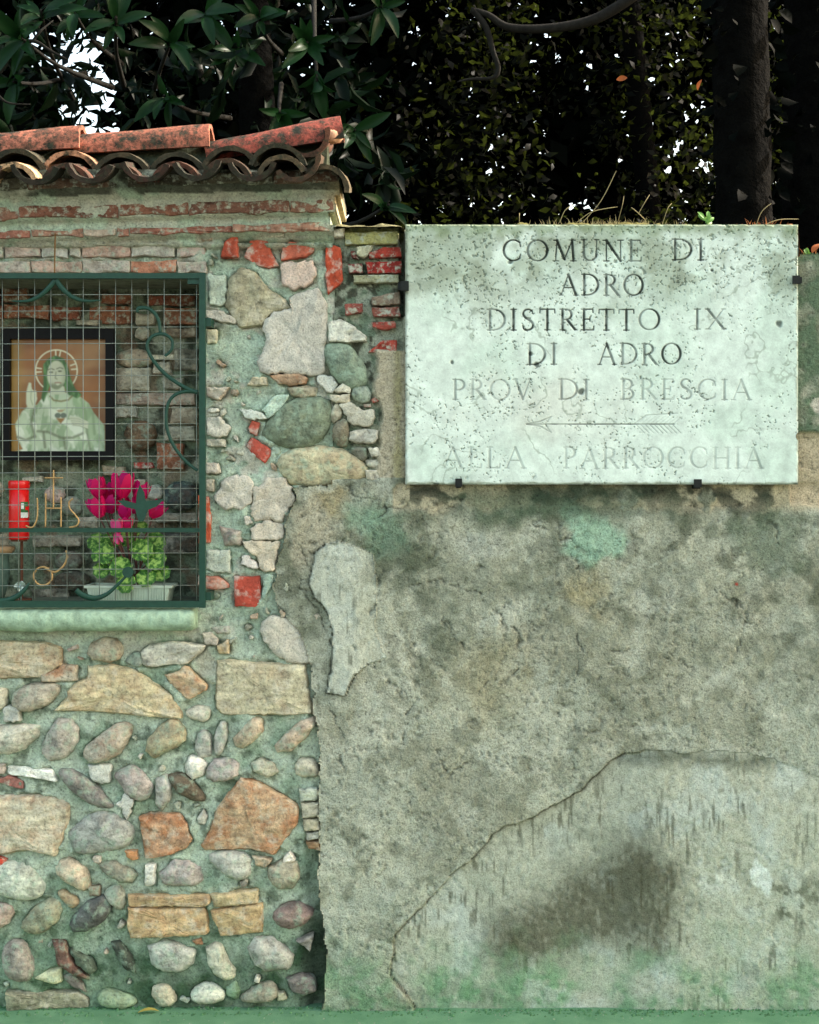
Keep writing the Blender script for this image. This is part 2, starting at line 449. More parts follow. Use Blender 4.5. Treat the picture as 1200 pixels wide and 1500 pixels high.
T(STN, 0, 1250, 4.8, [
 ('c', (154, 152, 116), [(160, 490), (230, 400), (330, 340), (400, 345), (425, 410), (380, 500), (290, 565), (190, 570), (150, 530)]),
 ('c', (184, 156, 142), [(-200, 450), (-120, 380), (0, 370), (60, 380), (80, 430), (40, 500), (0, 530), (-130, 540)]),
 ('c', (92, 96, 94), [(490, 500), (540, 410), (640, 340), (730, 320), (765, 380), (740, 460), (640, 540), (560, 560), (500, 550)]),
 ('c', (156, 144, 132), [(10, 690), (60, 640), (130, 635), (180, 680), (215, 770), (225, 850), (190, 900), (110, 910), (50, 880), (15, 800)]),
 ('c', (124, 80, 64), [(370, 640), (450, 640), (490, 740), (520, 800), (610, 880), (595, 900), (520, 870), (400, 790)]),
 ('c', (84, 102, 80), [(490, 690), (560, 720), (640, 760), (660, 830), (620, 860), (530, 790)]),
 ('c', (198, 198, 146), [(240, 890), (330, 840), (420, 820), (420, 920), (350, 930)]),
 ('s', (142, 142, 110), [(45, 985), (300, 990), (540, 990), (600, 1040), (615, 1100), (45, 1112)]),
 ('c', (142, 172, 124), [(680, 1020), (720, 980), (800, 990), (920, 1030), (950, 1080), (830, 1100), (720, 1090)]),
 ('c', (66, 76, 62), [(780, 650), (830, 640), (920, 740), (940, 850), (880, 830), (810, 740)]),
 ('s', (224, 222, 210), [(1015, 90), (1090, 90), (1085, 230), (1010, 240)]),
 ('c', (120, 110, 100), [(440, 880), (500, 850), (560, 930), (590, 985), (520, 960), (450, 920)]),
])
T(STN, 240, 1250, 4.8, [
 ('c', (194, 196, 174), [(190, 990), (250, 940), (370, 940), (420, 990), (400, 1060), (270, 1070), (200, 1050)]),
 ('c', (150, 144, 120), [(540, 1020), (640, 950), (740, 920), (790, 980), (780, 1040), (650, 1065), (550, 1060)]),
 ('c', (120, 110, 104), [(870, 900), (960, 870), (1040, 900), (1060, 980), (980, 1010), (900, 980)]),
 ('c', (172, 170, 158), [(595, 680), (640, 610), (760, 610), (850, 680), (900, 740), (870, 820), (720, 835), (640, 790)]),
 ('c', (184, 182, 154), [(300, 690), (350, 655), (400, 670), (440, 750), (490, 830), (490, 890), (430, 895), (350, 850), (310, 780)]),
 ('c', (144, 114, 106), [(760, 450), (840, 380), (940, 360), (1000, 400), (1050, 440), (980, 510), (890, 540), (810, 520)]),
 ('s', (132, 126, 122), [(930, 620), (1050, 590), (1025, 700)]),
 ('c', (170, 110, 66), [(195, 630), (250, 615), (265, 660), (215, 665)]),
 ('c', (120, 160, 110), [(430, 960), (500, 910), (540, 980), (510, 1040), (440, 1020)]),
 ('c', (190, 180, 140), [(790, 1000), (840, 990), (860, 1040), (800, 1050)]),
])
T(STN, 240, 1100, 4.8, [
 ('c', (172, 174, 162), [(300, 760), (420, 720), (600, 740), (615, 860), (560, 910), (480, 910), (400, 850)]),
 ('s', (206, 162, 114), [(540, 205), (610, 215), (690, 250), (840, 330), (940, 400), (935, 510), (880, 590), (840, 650), (770, 740), (610, 700), (290, 710), (260, 680), (320, 560), (380, 400), (470, 290)], .9),
 ('s', (190, 165, 125), [(620, 750), (760, 770), (720, 830), (650, 820)], .4),
 ('c', (160, 152, 124), [(740, 830), (830, 790), (930, 800), (945, 900), (900, 975), (800, 970), (740, 910)]),
 ('s', (224, 210, 194), [(840, 760), (885, 710), (930, 780), (830, 795)]),
 ('c', (188, 180, 152), [(920, 120), (960, 60), (1050, 70), (1090, 130), (1088, 185), (940, 190)]),
 ('s', (176, 188, 168), [(950, 275), (1080, 265), (1085, 355), (955, 365)]),
 ('s', (176, 170, 142), [(965, 375), (1085, 370), (1100, 420), (1095, 470), (970, 480)]),
 ('s', (180, 170, 134), [(975, 487), (1098, 484), (1098, 560), (985, 570)]),
 ('s', (160, 160, 145), [(1000, 580), (1098, 572), (1100, 625), (1005, 637)]),
 ('s', (158, 116, 70), [(1000, 647), (1100, 640), (1105, 705), (1010, 690)], .6),
 ('c', (104, 88, 66), [(20, 190), (80, 165), (160, 180), (240, 270), (280, 340), (260, 360), (180, 355), (100, 300), (50, 240)]),
 ('c', (200, 195, 180), [(230, 480), (270, 430), (300, 470), (280, 530), (240, 520)]),
])
T(STN, 240, 920, 4.8, [
 ('c', (224, 218, 204), [(145, 980), (180, 910), (250, 915), (295, 970), (270, 1040), (200, 1070), (160, 1030)]),
 ('c', (170, 158, 152), [(300, 1010), (350, 940), (450, 925), (520, 970), (510, 1040), (430, 1080), (340, 1085), (300, 1060)]),
 ('c', (168, 168, 158), [(215, 830), (240, 740), (310, 740), (330, 850), (320, 910), (260, 920), (225, 890)]),
 ('c', (178, 176, 164), [(345, 800), (380, 680), (430, 670), (440, 760), (410, 880), (355, 900)]),
 ('c', (192, 172, 138), [(490, 780), (570, 690), (620, 640), (680, 650), (690, 740), (620, 810), (550, 850), (500, 830)], .3),
 ('c', (196, 178, 150), [(780, 830), (870, 740), (960, 660), (1040, 640), (1060, 680), (990, 780), (900, 860), (800, 880)], .3),
 ('c', (182, 178, 150), [(615, 960), (680, 930), (760, 960), (800, 1020), (730, 1055), (630, 1010)]),
 ('c', (192, 186, 164), [(155, 590), (230, 550), (320, 570), (310, 650), (260, 665), (170, 640)]),
 ('s', (196, 184, 142), [(375, 240), (470, 230), (700, 250), (990, 265), (1005, 400), (1040, 600), (860, 615), (410, 615), (365, 560)], .2),
 ('s', (192, 184, 168), [(270, 40), (330, 25), (385, 90), (375, 125), (290, 120)]),
 ('s', (198, 168, 112), [(370, 130), (440, 85), (460, 90), (455, 185), (380, 185)], .4),
 ('c', (170, 165, 155), [(330, 5), (450, -10), (455, 40), (370, 45)]),
])
T(STN, 280, 330, 6, [
 ('r', (200, 88, 62), [(260, 275), (300, 140), (340, 110), (410, 100), (412, 282)]),
 ('r', (200, 92, 66), [(465, 270), (530, 95), (660, 110), (700, 230), (765, 345), (680, 370), (580, 350)]),
 ('r', (210, 110, 84), [(790, 300), (800, 180), (870, 135), (950, 155), (1100, 155), (1060, 230), (1000, 270), (880, 285)]),
 ('p', (206, 186, 168), [(780, 330), (860, 318), (1060, 310), (1090, 380), (1080, 470), (1010, 530), (900, 565), (820, 520), (785, 500)]),
 ('s', (168, 162, 126), [(330, 470), (440, 370), (560, 410), (640, 500), (700, 570), (820, 640), (870, 720), (700, 770), (620, 870), (420, 890), (300, 700)]),
 ('p', (180, 196, 174), [(150, 430), (290, 440), (310, 560), (290, 690), (160, 700)]),
 ('p', (190, 186, 168), [(100, 740), (250, 750), (400, 820), (390, 865), (240, 840), (120, 800)]),
 ('s', (200, 192, 172), [(640, 60), (820, 50), (820, 100), (680, 108)]),
 ('c', (190, 184, 158), [(890, 60), (940, 40), (1000, 60), (990, 95), (910, 95)]),
 ('c', (176, 150, 125), [(80, 110), (130, 60), (190, 90), (180, 130), (100, 135)]),
 ('s', (196, 194, 160), [(130, 910), (230, 920), (215, 1030), (135, 1035)]),
])
T(STN, 0, 0, 1, [
 ('r', (206, 84, 54), [(477, 357), (488, 358), (499, 362), (502, 410), (490, 420), (480, 429), (476, 400)]),
 ('p', (192, 190, 174), [(388, 470), (400, 458), (425, 452), (428, 440), (422, 437), (430, 432), (465, 422), (475, 440), (478, 455), (476, 500), (474, 545), (455, 549), (430, 546), (390, 546), (380, 540), (378, 525), (385, 512), (391, 497), (383, 480)]),
 ('c', (112, 132, 104), [(388, 635), (392, 620), (405, 605), (420, 592), (440, 584), (465, 584), (480, 590), (483, 610), (478, 625), (470, 640), (455, 650), (435, 655), (405, 648), (392, 642)]),
 ('c', (184, 178, 134), [(410, 680), (415, 668), (435, 658), (470, 655), (500, 660), (525, 675), (535, 690), (530, 700), (515, 706), (500, 708), (460, 712), (430, 708), (417, 695)], .25),
 ('p', (200, 204, 188), [(463, 552), (476, 549), (485, 548), (494, 563), (488, 574), (478, 575), (465, 560)]),
 ('p', (196, 192, 174), [(313, 733), (325, 705), (340, 697), (365, 697), (372, 712), (367, 738), (355, 747), (345, 743), (330, 746)]),
])
T(STN, 280, 520, 6, [
 ('s', (202, 190, 150), [(480, 262), (530, 190), (660, 190), (670, 265), (560, 268)]),
 ('s', (182, 142, 104), [(690, 180), (820, 160), (960, 160), (1020, 200), (1000, 250), (880, 270), (760, 250)], .7),
 ('c', (168, 156, 124), [(850, 290), (1000, 270), (1100, 280), (1090, 350), (980, 380), (880, 350)]),
 ('r', (198, 92, 70), [(500, 640), (530, 570), (600, 590), (570, 710), (510, 680)]),
 ('r', (200, 88, 68), [(480, 800), (530, 720), (620, 780), (700, 830), (690, 900), (640, 950), (540, 880)]),
 ('p', (200, 210, 194), [(420, 470), (510, 480), (620, 500), (670, 560), (560, 562), (470, 550)]),
 ('p', (176, 202, 180), [(620, 480), (740, 360), (860, 350), (800, 450), (670, 568)]),
 ('s', (204, 196, 178), [(130, 280), (330, 280), (300, 340), (240, 390), (130, 360)], .4),
 ('c', (200, 200, 186), [(140, 480), (190, 455), (240, 480), (230, 500), (150, 500)]),
 ('p', (196, 196, 178), [(130, 560), (260, 540), (340, 640), (310, 720), (130, 710)]),
 ('s', (190, 192, 174), [(130, 740), (300, 735), (300, 805), (130, 800)]),
 ('s', (186, 176, 162), [(125, 940), (240, 950), (250, 1040), (125, 1045)]),
 ('s', (180, 172, 150), [(125, 1090), (200, 1095), (195, 1200), (125, 1200)]),
 ('c', (150, 170, 150), [(700, 790), (780, 820), (780, 860), (740, 890), (700, 850)]),
])
T(STN, 280, 700, 6, [
 ('p', (196, 188, 166), [(530, 180), (560, 80), (630, 60), (640, -10), (800, 0), (870, 70), (912, 190), (826, 320), (795, 396), (690, 365), (560, 375), (525, 320)]),
 ('p', (198, 190, 168), [(525, 450), (580, 402), (690, 382), (795, 412), (820, 460), (795, 540), (640, 553), (540, 543)]),
 ('p', (196, 186, 160), [(450, 562), (560, 560), (785, 560), (755, 650), (725, 820), (620, 830), (560, 690), (480, 620)]),
 ('p', (202, 198, 186), [(440, 690), (500, 670), (590, 790), (540, 800), (440, 760)]),
 ('r', (196, 80, 60), [(375, 870), (600, 870), (610, 1100), (560, 1140), (380, 1130)]),
 ('r', (206, 92, 56), [(60, 160), (150, 170), (170, 340), (165, 570), (60, 580)]),
 ('r', (204, 132, 106), [(60, 860), (240, 870), (330, 940), (330, 970), (200, 990), (60, 960)]),
 ('p', (184, 194, 174), [(130, 640), (330, 640), (340, 840), (220, 830), (130, 800)]),
 ('c', (170, 160, 148), [(250, 430), (430, 470), (430, 590), (290, 590)], .2),
 ('c', (120, 140, 118), [(150, 1000), (240, 1020), (230, 1070), (150, 1060)]),
 ('p', (150, 175, 155), [(640, 850), (720, 850), (715, 950), (640, 1060), (615, 1030)]),
])
# outside the left edge of the photo, so that the wall goes on
for i in range(46):
    px, py = random.uniform(-470, -150), random.uniform(420, 1440)
    if py < 930: px = random.uniform(-470, -190)
    a = random.uniform(14, 30); b = a * random.uniform(.55, .8); th = random.uniform(-.6, .6)
    if any(abs(px - s[2][0][0]) < 48 and abs(py - s[2][0][1]) < 34 for s in STN): continue
    STN.append(('c', random.choice([(170, 160, 140), (190, 182, 160), (150, 144, 130), (165, 165, 155)]),
        [(px + a * math.cos(k * .7854) * math.cos(th) - b * math.sin(k * .7854) * math.sin(th) * random.uniform(.8, 1.1),
          py + a * math.cos(k * .7854) * math.sin(th) + b * math.sin(k * .7854) * math.cos(th) * random.uniform(.8, 1.1)) for k in range(8)], .2))

T(RST, 0, 0, 1, [
 ('s', (206, 210, 194), [(480, 478), (483, 470), (500, 467), (515, 475), (535, 490), (537, 499), (510, 501), (482, 500)]),
 ('c', (120, 146, 122), [(476, 525), (478, 508), (490, 504), (512, 507), (522, 520), (533, 535), (536, 555), (530, 564), (515, 568), (500, 562), (490, 550)]),
])
T(RST, 440, 500, 6, [
 ('c', (140, 158, 140), [(470, 410), (570, 390), (625, 460), (610, 520), (540, 540), (450, 480)]),
 ('s', (202, 194, 166), [(260, 470), (440, 462), (430, 540), (320, 542), (260, 520)]),
 ('s', (196, 194, 172), [(300, 430), (370, 360), (445, 400), (440, 458), (320, 450)]),
 ('c', (186, 178, 150), [(260, 640), (290, 550), (350, 550), (370, 640), (310, 720), (265, 690)]),
 ('c', (132, 124, 98), [(280, 760), (330, 700), (400, 680), (430, 800), (420, 900), (340, 930), (290, 850)]),
 ('p', (186, 184, 162), [(350, 560), (440, 540), (560, 600), (640, 600), (660, 690), (610, 740), (450, 740), (400, 640)]),
 ('s', (176, 174, 158), [(430, 800), (560, 760), (680, 780), (680, 860), (650, 900), (520, 900), (430, 870)]),
 ('b', (168, 88, 72), [(625, 510), (680, 470), (750, 480), (762, 510), (640, 540)]),
 ('b', (178, 110, 92), [(550, 550), (620, 550), (620, 578), (560, 578)]),
 ('c', (120, 122, 102), [(440, 940), (560, 920), (600, 1000), (540, 1060), (460, 1000)]),
 ('s', (198, 190, 168), [(570, 1130), (690, 1130), (710, 1200), (690, 1222), (580, 1222)]),
 ('s', (200, 196, 178), [(600, 940), (680, 930), (720, 1010), (620, 1020)]),
 ('c', (170, 165, 145), [(570, 1040), (740, 1040), (750, 1090), (640, 1110), (580, 1090)]),
])
T(RST, 440, 320, 6, [
 ('b', (172, 172, 108), [(390, 120), (620, 112), (860, 110), (855, 220), (640, 222), (400, 225)], 0),
 ('b', (176, 62, 48), [(610, 300), (720, 250), (880, 245), (890, 330), (610, 345)], 0),
 ('b', (130, 60, 52), [(440, 290), (480, 285), (510, 350), (450, 340)], 0),
 ('b', (172, 54, 46), [(580, 380), (730, 374), (890, 370), (885, 475), (740, 478), (590, 480)], 0),
 ('b', (132, 74, 68), [(420, 400), (545, 390), (550, 470), (430, 475)], 0),
 ('b', (166, 168, 130), [(470, 495), (650, 492), (860, 490), (860, 560), (660, 561), (470, 560)], 0),
 ('b', (156, 138, 116), [(630, 690), (750, 662), (870, 640), (880, 750), (750, 756), (630, 760)], 0),
 ('b', (156, 92, 76), [(630, 780), (760, 776), (870, 770), (880, 855), (760, 858), (640, 860)], 0),
 ('b', (156, 82, 70), [(390, 750), (550, 740), (540, 820), (400, 850)], 0),
 ('b', (190, 88, 72), [(630, 910), (840, 900), (840, 950), (750, 980), (630, 945)], 0),
 ('b', (198, 80, 64), [(600, 1170), (720, 1070), (845, 1065), (845, 1175)], 0),
 ('s', (206, 204, 188), [(180, 140), (260, 90), (390, 80), (380, 160), (240, 160)]),
 ('s', (188, 194, 160), [(490, 250), (640, 230), (600, 320), (540, 345), (490, 310)]),
])
# whitewashed brick courses over the niche and the cornice bricks
def course(y0, y1, xs, cols, slope=-12 / 490.0, gap=1.6, kind='b'):
    out = []
    for i in range(len(xs) - 1):
        a, b = xs[i] + gap, xs[i + 1] - gap
        j = lambda: random.uniform(-2, 2)
        k = max(2, int((b - a) / 28) + 1)
        top = [(a + (b - a) * q / k, y0 + slope * (a + (b - a) * q / k) + j()) for q in range(k + 1)]
        bot = [(a + (b - a) * q / k, y1 + slope * (a + (b - a) * q / k) + j()) for q in range(k, -1, -1)]
        out.append((kind, cols[i % len(cols)], top + bot, 0.0))
    return out
WW = [(196, 192, 176), (200, 180, 164), (206, 204, 190), (190, 186, 168), (202, 170, 150)]
STN += course(359, 376, [-420, -340, -262, -190, -120, -50, 4, 58, 99, 118, 190, 256, 300], WW, -0.008)
STN += course(382, 399, [-430, -350, -275, -200, -122, -40, 43, 119, 190, 258, 303], [(206, 140, 108), (200, 188, 170), (204, 176, 154), (200, 190, 172)], -0.004)
CORN = course(310, 327, [-470, -330, -190, -70, 36, 180, 281, 427, 491], [(140, 92, 72), (150, 100, 78), (132, 92, 74), (156, 112, 90)])
CORN2 = course(342, 352, [-440, -300, -190, -90, 0, 50, 126, 174, 194, 343, 482], [(168, 110, 90), (176, 132, 108), (196, 178, 156), (172, 120, 98)])
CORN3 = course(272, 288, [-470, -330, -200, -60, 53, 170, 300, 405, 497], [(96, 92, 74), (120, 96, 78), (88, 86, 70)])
for i in range(400):
    px, py = random.uniform(0, 455), random.uniform(945, 1470)
    if i > 250: px, py = random.uniform(306, 470), random.uniform(340, 960)
    A_ = [np.array(s_[2]) for s_ in STN]
    if any(a_[:, 0].min() - 5 < px < a_[:, 0].max() + 5 and a_[:, 1].min() - 4 < py < a_[:, 1].max() + 4 for a_ in A_): continue
    r_ = random.uniform(3.5, 7.5); th = random.uniform(0, 3.1); e_ = random.uniform(.5, .9); ks = sorted(random.uniform(0, 6.28) for _ in range(7))
    STN.append((random.choice('csp'), random.choice([(176, 186, 166), (190, 184, 164), (156, 170, 148), (146, 140, 122), (196, 196, 180), (170, 150, 124)]),
        [(px + r_ * (math.cos(k_) * math.cos(th) - e_ * math.sin(k_) * math.sin(th)), py + r_ * (math.cos(k_) * math.sin(th) + e_ * math.sin(k_) * math.cos(th))) for k_ in ks], .2))

# ------------------------------------------------------------------ heightfield sheets
def raster(polys, PX, PY, step):
    m = np.zeros((len(PY), len(PX)), float)
    for poly in polys:
        xs = [p[0] for p in poly]; ys = [p[1] for p in poly]
        i0, i1 = np.searchsorted(PX, [min(xs) - 1, max(xs) + 1]); j0, j1 = np.searchsorted(PY, [min(ys) - 1, max(ys) + 1])
        if i1 <= i0 or j1 <= j0: continue
        xx, yy = np.meshgrid(PX[i0:i1], PY[j0:j1])
        m[j0:j1, i0:i1] = np.maximum(m[j0:j1, i0:i1], inpoly(xx, yy, poly))
    return m
def sheet(name, PX, PY, H, base_y, mask, cols, mats, parent, back=0.3, skirt=True):
    """grid in photo pixels; mask (faces) selects the part; edges are turned back to give the coat a depth"""
    ny, nx = H.shape
    xx, yy = np.meshgrid(PX, PY)
    V = np.stack([(xx - 600) * S, base_y - H, (1480 - yy) * S], -1).reshape(-1, 3)
    cc = cols.reshape(-1, 3)
    idx = np.arange(ny * nx).reshape(ny, nx)
    q = np.stack([idx[:-1, :-1], idx[1:, :-1], idx[1:, 1:], idx[:-1, 1:]], -1)
    F = q[mask]
    if skirt:
        mp = np.pad(mask, 1)
        sk = []
        for dy, dx, a, b in ((-1, 0, 0, 3), (1, 0, 2, 1), (0, -1, 1, 0), (0, 1, 3, 2)):
            nb = mp[1 + dy:1 + dy + mask.shape[0], 1 + dx:1 + dx + mask.shape[1]]
            e = mask & ~nb
            f = q[e]
            sk.append(np.stack([f[:, b], f[:, a]], -1))
        E = np.concatenate(sk)
        used = np.unique(E)
        mapb = np.zeros(ny * nx, int); mapb[used] = np.arange(len(used)) + len(V)
        VB = V[used].copy(); VB[:, 1] = base_y + back
        V = np.concatenate([V, VB]); cc = np.concatenate([cc, cc[used]])
        F = np.concatenate([F, np.stack([E[:, 1], E[:, 0], mapb[E[:, 0]], mapb[E[:, 1]]], -1)[:, ::-1]])
    u = np.unique(F); remap = np.zeros(len(V), int); remap[u] = np.arange(len(u))
    me = fastmesh(name, V[u], remap[F], True, cc[u])
    return link(name, me, mats, parent)
def blob(xx, yy, cx, cy, rx, ry, seed, edge=0.55, nscale=30):
    d = np.hypot((xx - cx) / rx, (yy - cy) / ry) + (fbm(xx, yy, nscale, seed, 4) - 0.5) * 1.3
    return 1 - sstep(1 - edge, 1 + edge * 0.4, d)
def lay(col, c, m):
    return col * (1 - m[..., None]) + lin(c) * m[..., None]

# --- shrine wall (left)
shrine = thing('wayside_shrine', 'rubble stone and brick wayside shrine with a niche and a tiled top', 'shrine', (W(90, 1480)))
ssx, ssz = shrine.location.x, 0.0
def under(o, par):
    """parent keeping world place (parents are unrotated empties)"""
    o.parent = par
    o.location = o.location - par.location
    return o
MORT_Y = 0.032
PX = np.arange(-480, 500.01, 2.4); PY = np.arange(258, 1484.01, 2.4)
xx, yy = np.meshgrid(PX, PY)
ym = yy + 12 / 490.0 * xx * (yy < 356)              # cornice courses rise a little to the right
H = (fbm(xx, yy, 90, 1, 4) - .5) * 0.022 + (fbm(xx, yy, 24, 5, 4) - .5) * 0.014 + (fbm(xx, yy, 7, 9, 3) - .5) * 0.006
sm = raster([s[2] for s in STN], PX, PY, 2.4)
smb = boxblur(sm, 2, 2); smw = boxblur(sm, 6, 2)
H += .004 + (0.016 * sstep(.40, .66, fbm(xx, yy, 34, 13, 3))) * sstep(0.05, 0.6, smw) - 0.03 * sstep(.62, .95, smb)
moat = np.exp(-((boxblur(sm, 1, 1) - .5) / .30) ** 2) * sstep(.36, .58, fbm(xx, yy, 22, 15, 3))
H -= .016 * moat
prof = np.interp(ym, [255, 262, 289, 292, 304, 308, 328, 331, 340, 342, 353, 357, 364, 1500],
                     [.100, .120, .120, .112, .086, .090, .084, .060, .058, .064, .056, .030, .020, 0])
H = np.where(ym < 362, H * 0.75 + prof * 1.0, H)
H += 0.012 * sstep(930, 1000, yy) * 0
cutl = (xx > 440) & (yy > 1000)
H -= 0.03 * sstep(438, 462, xx) * sstep(1180, 1260, yy)
base = np.ones(xx.shape + (3,)) * lin((198, 214, 190))
base = lay(base, (186, 206, 180), sstep(.52, .72, fbm(xx, yy, 60, 21, 5)))
base = lay(base, (150, 176, 148), sstep(.52, .75, fbm(xx, yy, 34, 25, 5)) * .8)
base = lay(base, (196, 196, 176), sstep(.55, .7, fbm(xx, yy, 45, 29, 5)) * .8 * (yy < 1000))
base = lay(base, (88, 104, 84), sstep(.58, .72, fbm(xx, yy, 14, 33, 4)) * .7)
base = lay(base, (104, 138, 104), blob(xx, yy, 250, 1440, 520, 110, 41, .9, 50) * .6)
base = lay(base, (46, 58, 44), blob(xx, yy, 465, 1420, 30, 90, 43, .6, 30) * .85)  # shade of the gap beside the plaster edge, painted into the mortar
base = lay(base, (60, 74, 58), blob(xx, yy, 320, 1450, 160, 50, 47, .9, 24) * .6)
base = lay(base, (66, 96, 66), sstep(.55, .68, fbm(xx, yy, 26, 51, 5)) * sstep(1330, 1440, yy) * .8)
pier = (1 - sstep(900, 960, yy)) * (ym > 356)
base = lay(base, (196, 218, 194), pier * sstep(.30, .52, fbm(xx, yy, 40, 53, 5)) * .85)
base = lay(base, (214, 212, 194), pier * sstep(.56, .66, fbm(xx, yy, 26, 54, 5)) * .8)
base = lay(base, (196, 216, 192), (ym < 356) * .6)
wc = sstep(.5, .64, fbm(xx, yy, 36, 55, 5)) * (yy < 420)
base = lay(base, (202, 196, 178), wc * .6)
base = lay(base, (206, 206, 186), sstep(.48, .6, fbm(xx * .4, yy, 20, 56, 4)) * (ym < 362) * .7)
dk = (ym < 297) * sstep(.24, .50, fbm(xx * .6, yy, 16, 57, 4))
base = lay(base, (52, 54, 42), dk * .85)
base = lay(base, (196, 172, 130), blob(xx, yy, 505, 300, 30, 30, 58, .8, 20) * .7)  # sunlit look of the cornice's right end put into the mortar colour
FX = (xx[:-1, :-1] + xx[1:, 1:]) / 2; FY = (yy[:-1, :-1] + yy[1:, 1:]) / 2
NX0, NX1, NY0, NY1 = -138, 297, 404, 886
jit = (fbm(FX, FY, 14, 61, 3) - .5) * 10
mask = ~((FX > NX0) & (FX < NX1) & (FY > NY0) & (FY < NY1))
mask &= FX < np.where(FY < 292, 498, np.where(FY < 315, 492, np.where(FY < 332, 484, 489))) + jit * .6
mask &= ~((FY < 258 - 12 / 490 * FX + 2))
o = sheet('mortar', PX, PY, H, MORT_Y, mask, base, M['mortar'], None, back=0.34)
under(o, shrine)
def mort_h(px, py):
    j = int(np.clip((py - 258) / 2.4, 0, len(PY) - 1)); i = int(np.clip((px + 480) / 2.4, 0, len(PX) - 1))
    return H[j, i]

def chaikin(p, it):
    for _ in range(it):
        q = []
        for i in range(len(p)):
            a = p[i]; b = p[(i + 1) % len(p)]
            q += [(a[0] * .75 + b[0] * .25, a[1] * .75 + b[1] * .25), (a[0] * .25 + b[0] * .75, a[1] * .25 + b[1] * .75)]
        p = q
    return p
def resample(p, n):
    p = np.array(p + [p[0]], float)
    d = np.concatenate([[0], np.cumsum(np.hypot(*np.diff(p, axis=0).T))])
    t = np.linspace(0, d[-1], n, endpoint=False)
    return np.stack([np.interp(t, d, p[:, 0]), np.interp(t, d, p[:, 1])], -1)
SEED = [0]
def stone(parent, rec, y0, name=None, hk=1.0, nmul=1.0):
    """one stone, plate or brick: traced outline, domed or flat face, uneven"""
    kind, colr, poly, rust = rec
    SEED[0] += 1; sd = SEED[0]
    A = np.array(poly)
    per = np.hypot(*np.diff(np.vstack([A, A[:1]]), axis=0).T).sum()
    n = int(np.clip(per / 3.6, 20, 84))
    cA = A.mean(0); grow = 1.12 if kind == 'c' else 1.03
    poly = [tuple(cA + (np.array(p) - cA) * grow) for p in poly]
    if kind == 'c': pts = resample(chaikin(poly, 1) if sd % 5 < 2 else poly, n)
    else: pts = resample(poly, n)
    cen = pts.mean(0)
    rad = np.sqrt(0.5 * abs(np.dot(pts[:, 0], np.roll(pts[:, 1], 1)) - np.dot(pts[:, 1], np.roll(pts[:, 0], 1))) / math.pi)
    jam = {'c': 1.3, 's': 1.5, 'p': 2.8, 'b': 1.1, 'r': .9}[kind]
    dirn = (pts - cen); ln = np.hypot(*dirn.T)[:, None] + 1e-6
    pts = pts + dirn / ln * ((vnoise(pts[:, 0], pts[:, 1], 5, sd) - .5) * 2 * jam)[:, None]
    if kind == 'c':
        ts = [1.0, 1.0, .95, .84, .66, .42, .2]; h = min(.034, rad * S * .75)
        pr = [0, .08, .46, .70, .88, .97, 1.0]
    elif kind == 's':
        ts = [1.0, 1.0, .955, .86, .66, .42, .2]; h = .022
        pr = [0, .25, .80, .95, 1.0, 1.02, 1.0]
    elif kind == 'p':
        ts = [1.0, 1.0, .97, .87, .66, .42, .2]; h = .021
        pr = [0, .55, .92, 1.0, 1.02, 1.0, 1.0]
    else:
        ts = [1.0, 1.0, .965, .87, .66, .42, .2]; h = .015
        pr = [0, .35, .88, 1.0, 1.02, 1.0, 1.0]
    h *= hk
    tilt = np.array([random.uniform(-.10, .10), random.uniform(-.14, .06)]) * (1 if kind == 's' else .4)
    V = []
    for k, (tt, p) in enumerate(zip(ts, pr)):
        q = cen + (pts - cen) * tt
        if kind != 'c' and k >= 2:
            # keep an even rim width on long shapes
            w = np.minimum(1.0, (1 - tt) * rad * 1.2 / np.maximum(ln[:, 0], 1))[:, None]
            q = pts + (cen - pts) * (w if k < 4 else (1 - tt))
        nz = (fbm(q[:, 0], q[:, 1], 16, sd, 4) - .5) * (.018 if kind in 'sb' else .017) * (0.3 if k < 2 else 1) * nmul
        if kind == 'c' and k > 1: nz = nz + np.round(fbm(q[:, 0], q[:, 1], 22, sd + 9, 2) * 6) / 6 * .008 - .004
        if kind in 'sp': nz = nz + np.round(fbm(q[:, 0], q[:, 1], 30, sd + 5, 2) * 5) / 5 * .006 - .003
        dep = h * p + nz + ((q - cen) * tilt).sum(1) * S * (1 if k else 0)
        y = y0 - dep if k else np.full(n, y0 + .03)
        V.append(np.stack([(q[:, 0] - 600) * S, y, (1480 - q[:, 1]) * S], -1))
    c3 = np.array([(cen[0] - 600) * S, V[-1][:, 1].mean(), (1480 - cen[1]) * S])
    V = np.concatenate(V + [c3[None]])
    F = []
    for k in range(len(ts) - 1):
        for i in range(n):
            a = k * n + i; b = k * n + (i + 1) % n
            F.append((a, a + n, b + n)); F.append((a, b + n, b))
    c = len(V) - 1; k = (len(ts) - 1) * n
    for i in range(n): F.append((k + i, c, k + (i + 1) % n))
    org = np.array([c3[0], y0, c3[2]])
    F = np.array(F)
    area = 0.5 * (np.dot(pts[:, 0], np.roll(pts[:, 1], -1)) - np.dot(pts[:, 1], np.roll(pts[:, 0], -1)))
    if area > 0: F = F[:, ::-1]
    nm = name or {'c': 'stone', 's': 'stone', 'p': 'plaster_piece', 'b': 'brick', 'r': 'brick'}[kind]
    me = fastmesh(nm, V - org, F, kind == 'c' or kind == 'p')
    if kind != 'c':
        sharp = np.zeros(len(me.polygons), bool)
    o = link(nm, me, M[{'c': 'cobble', 's': 'slab', 'p': 'plate', 'b': 'brick', 'r': 'redbrick'}[kind]], None, Vector(org))
    lu = sum(colr) / 3; sat = .60 if kind in 'cs' else .9
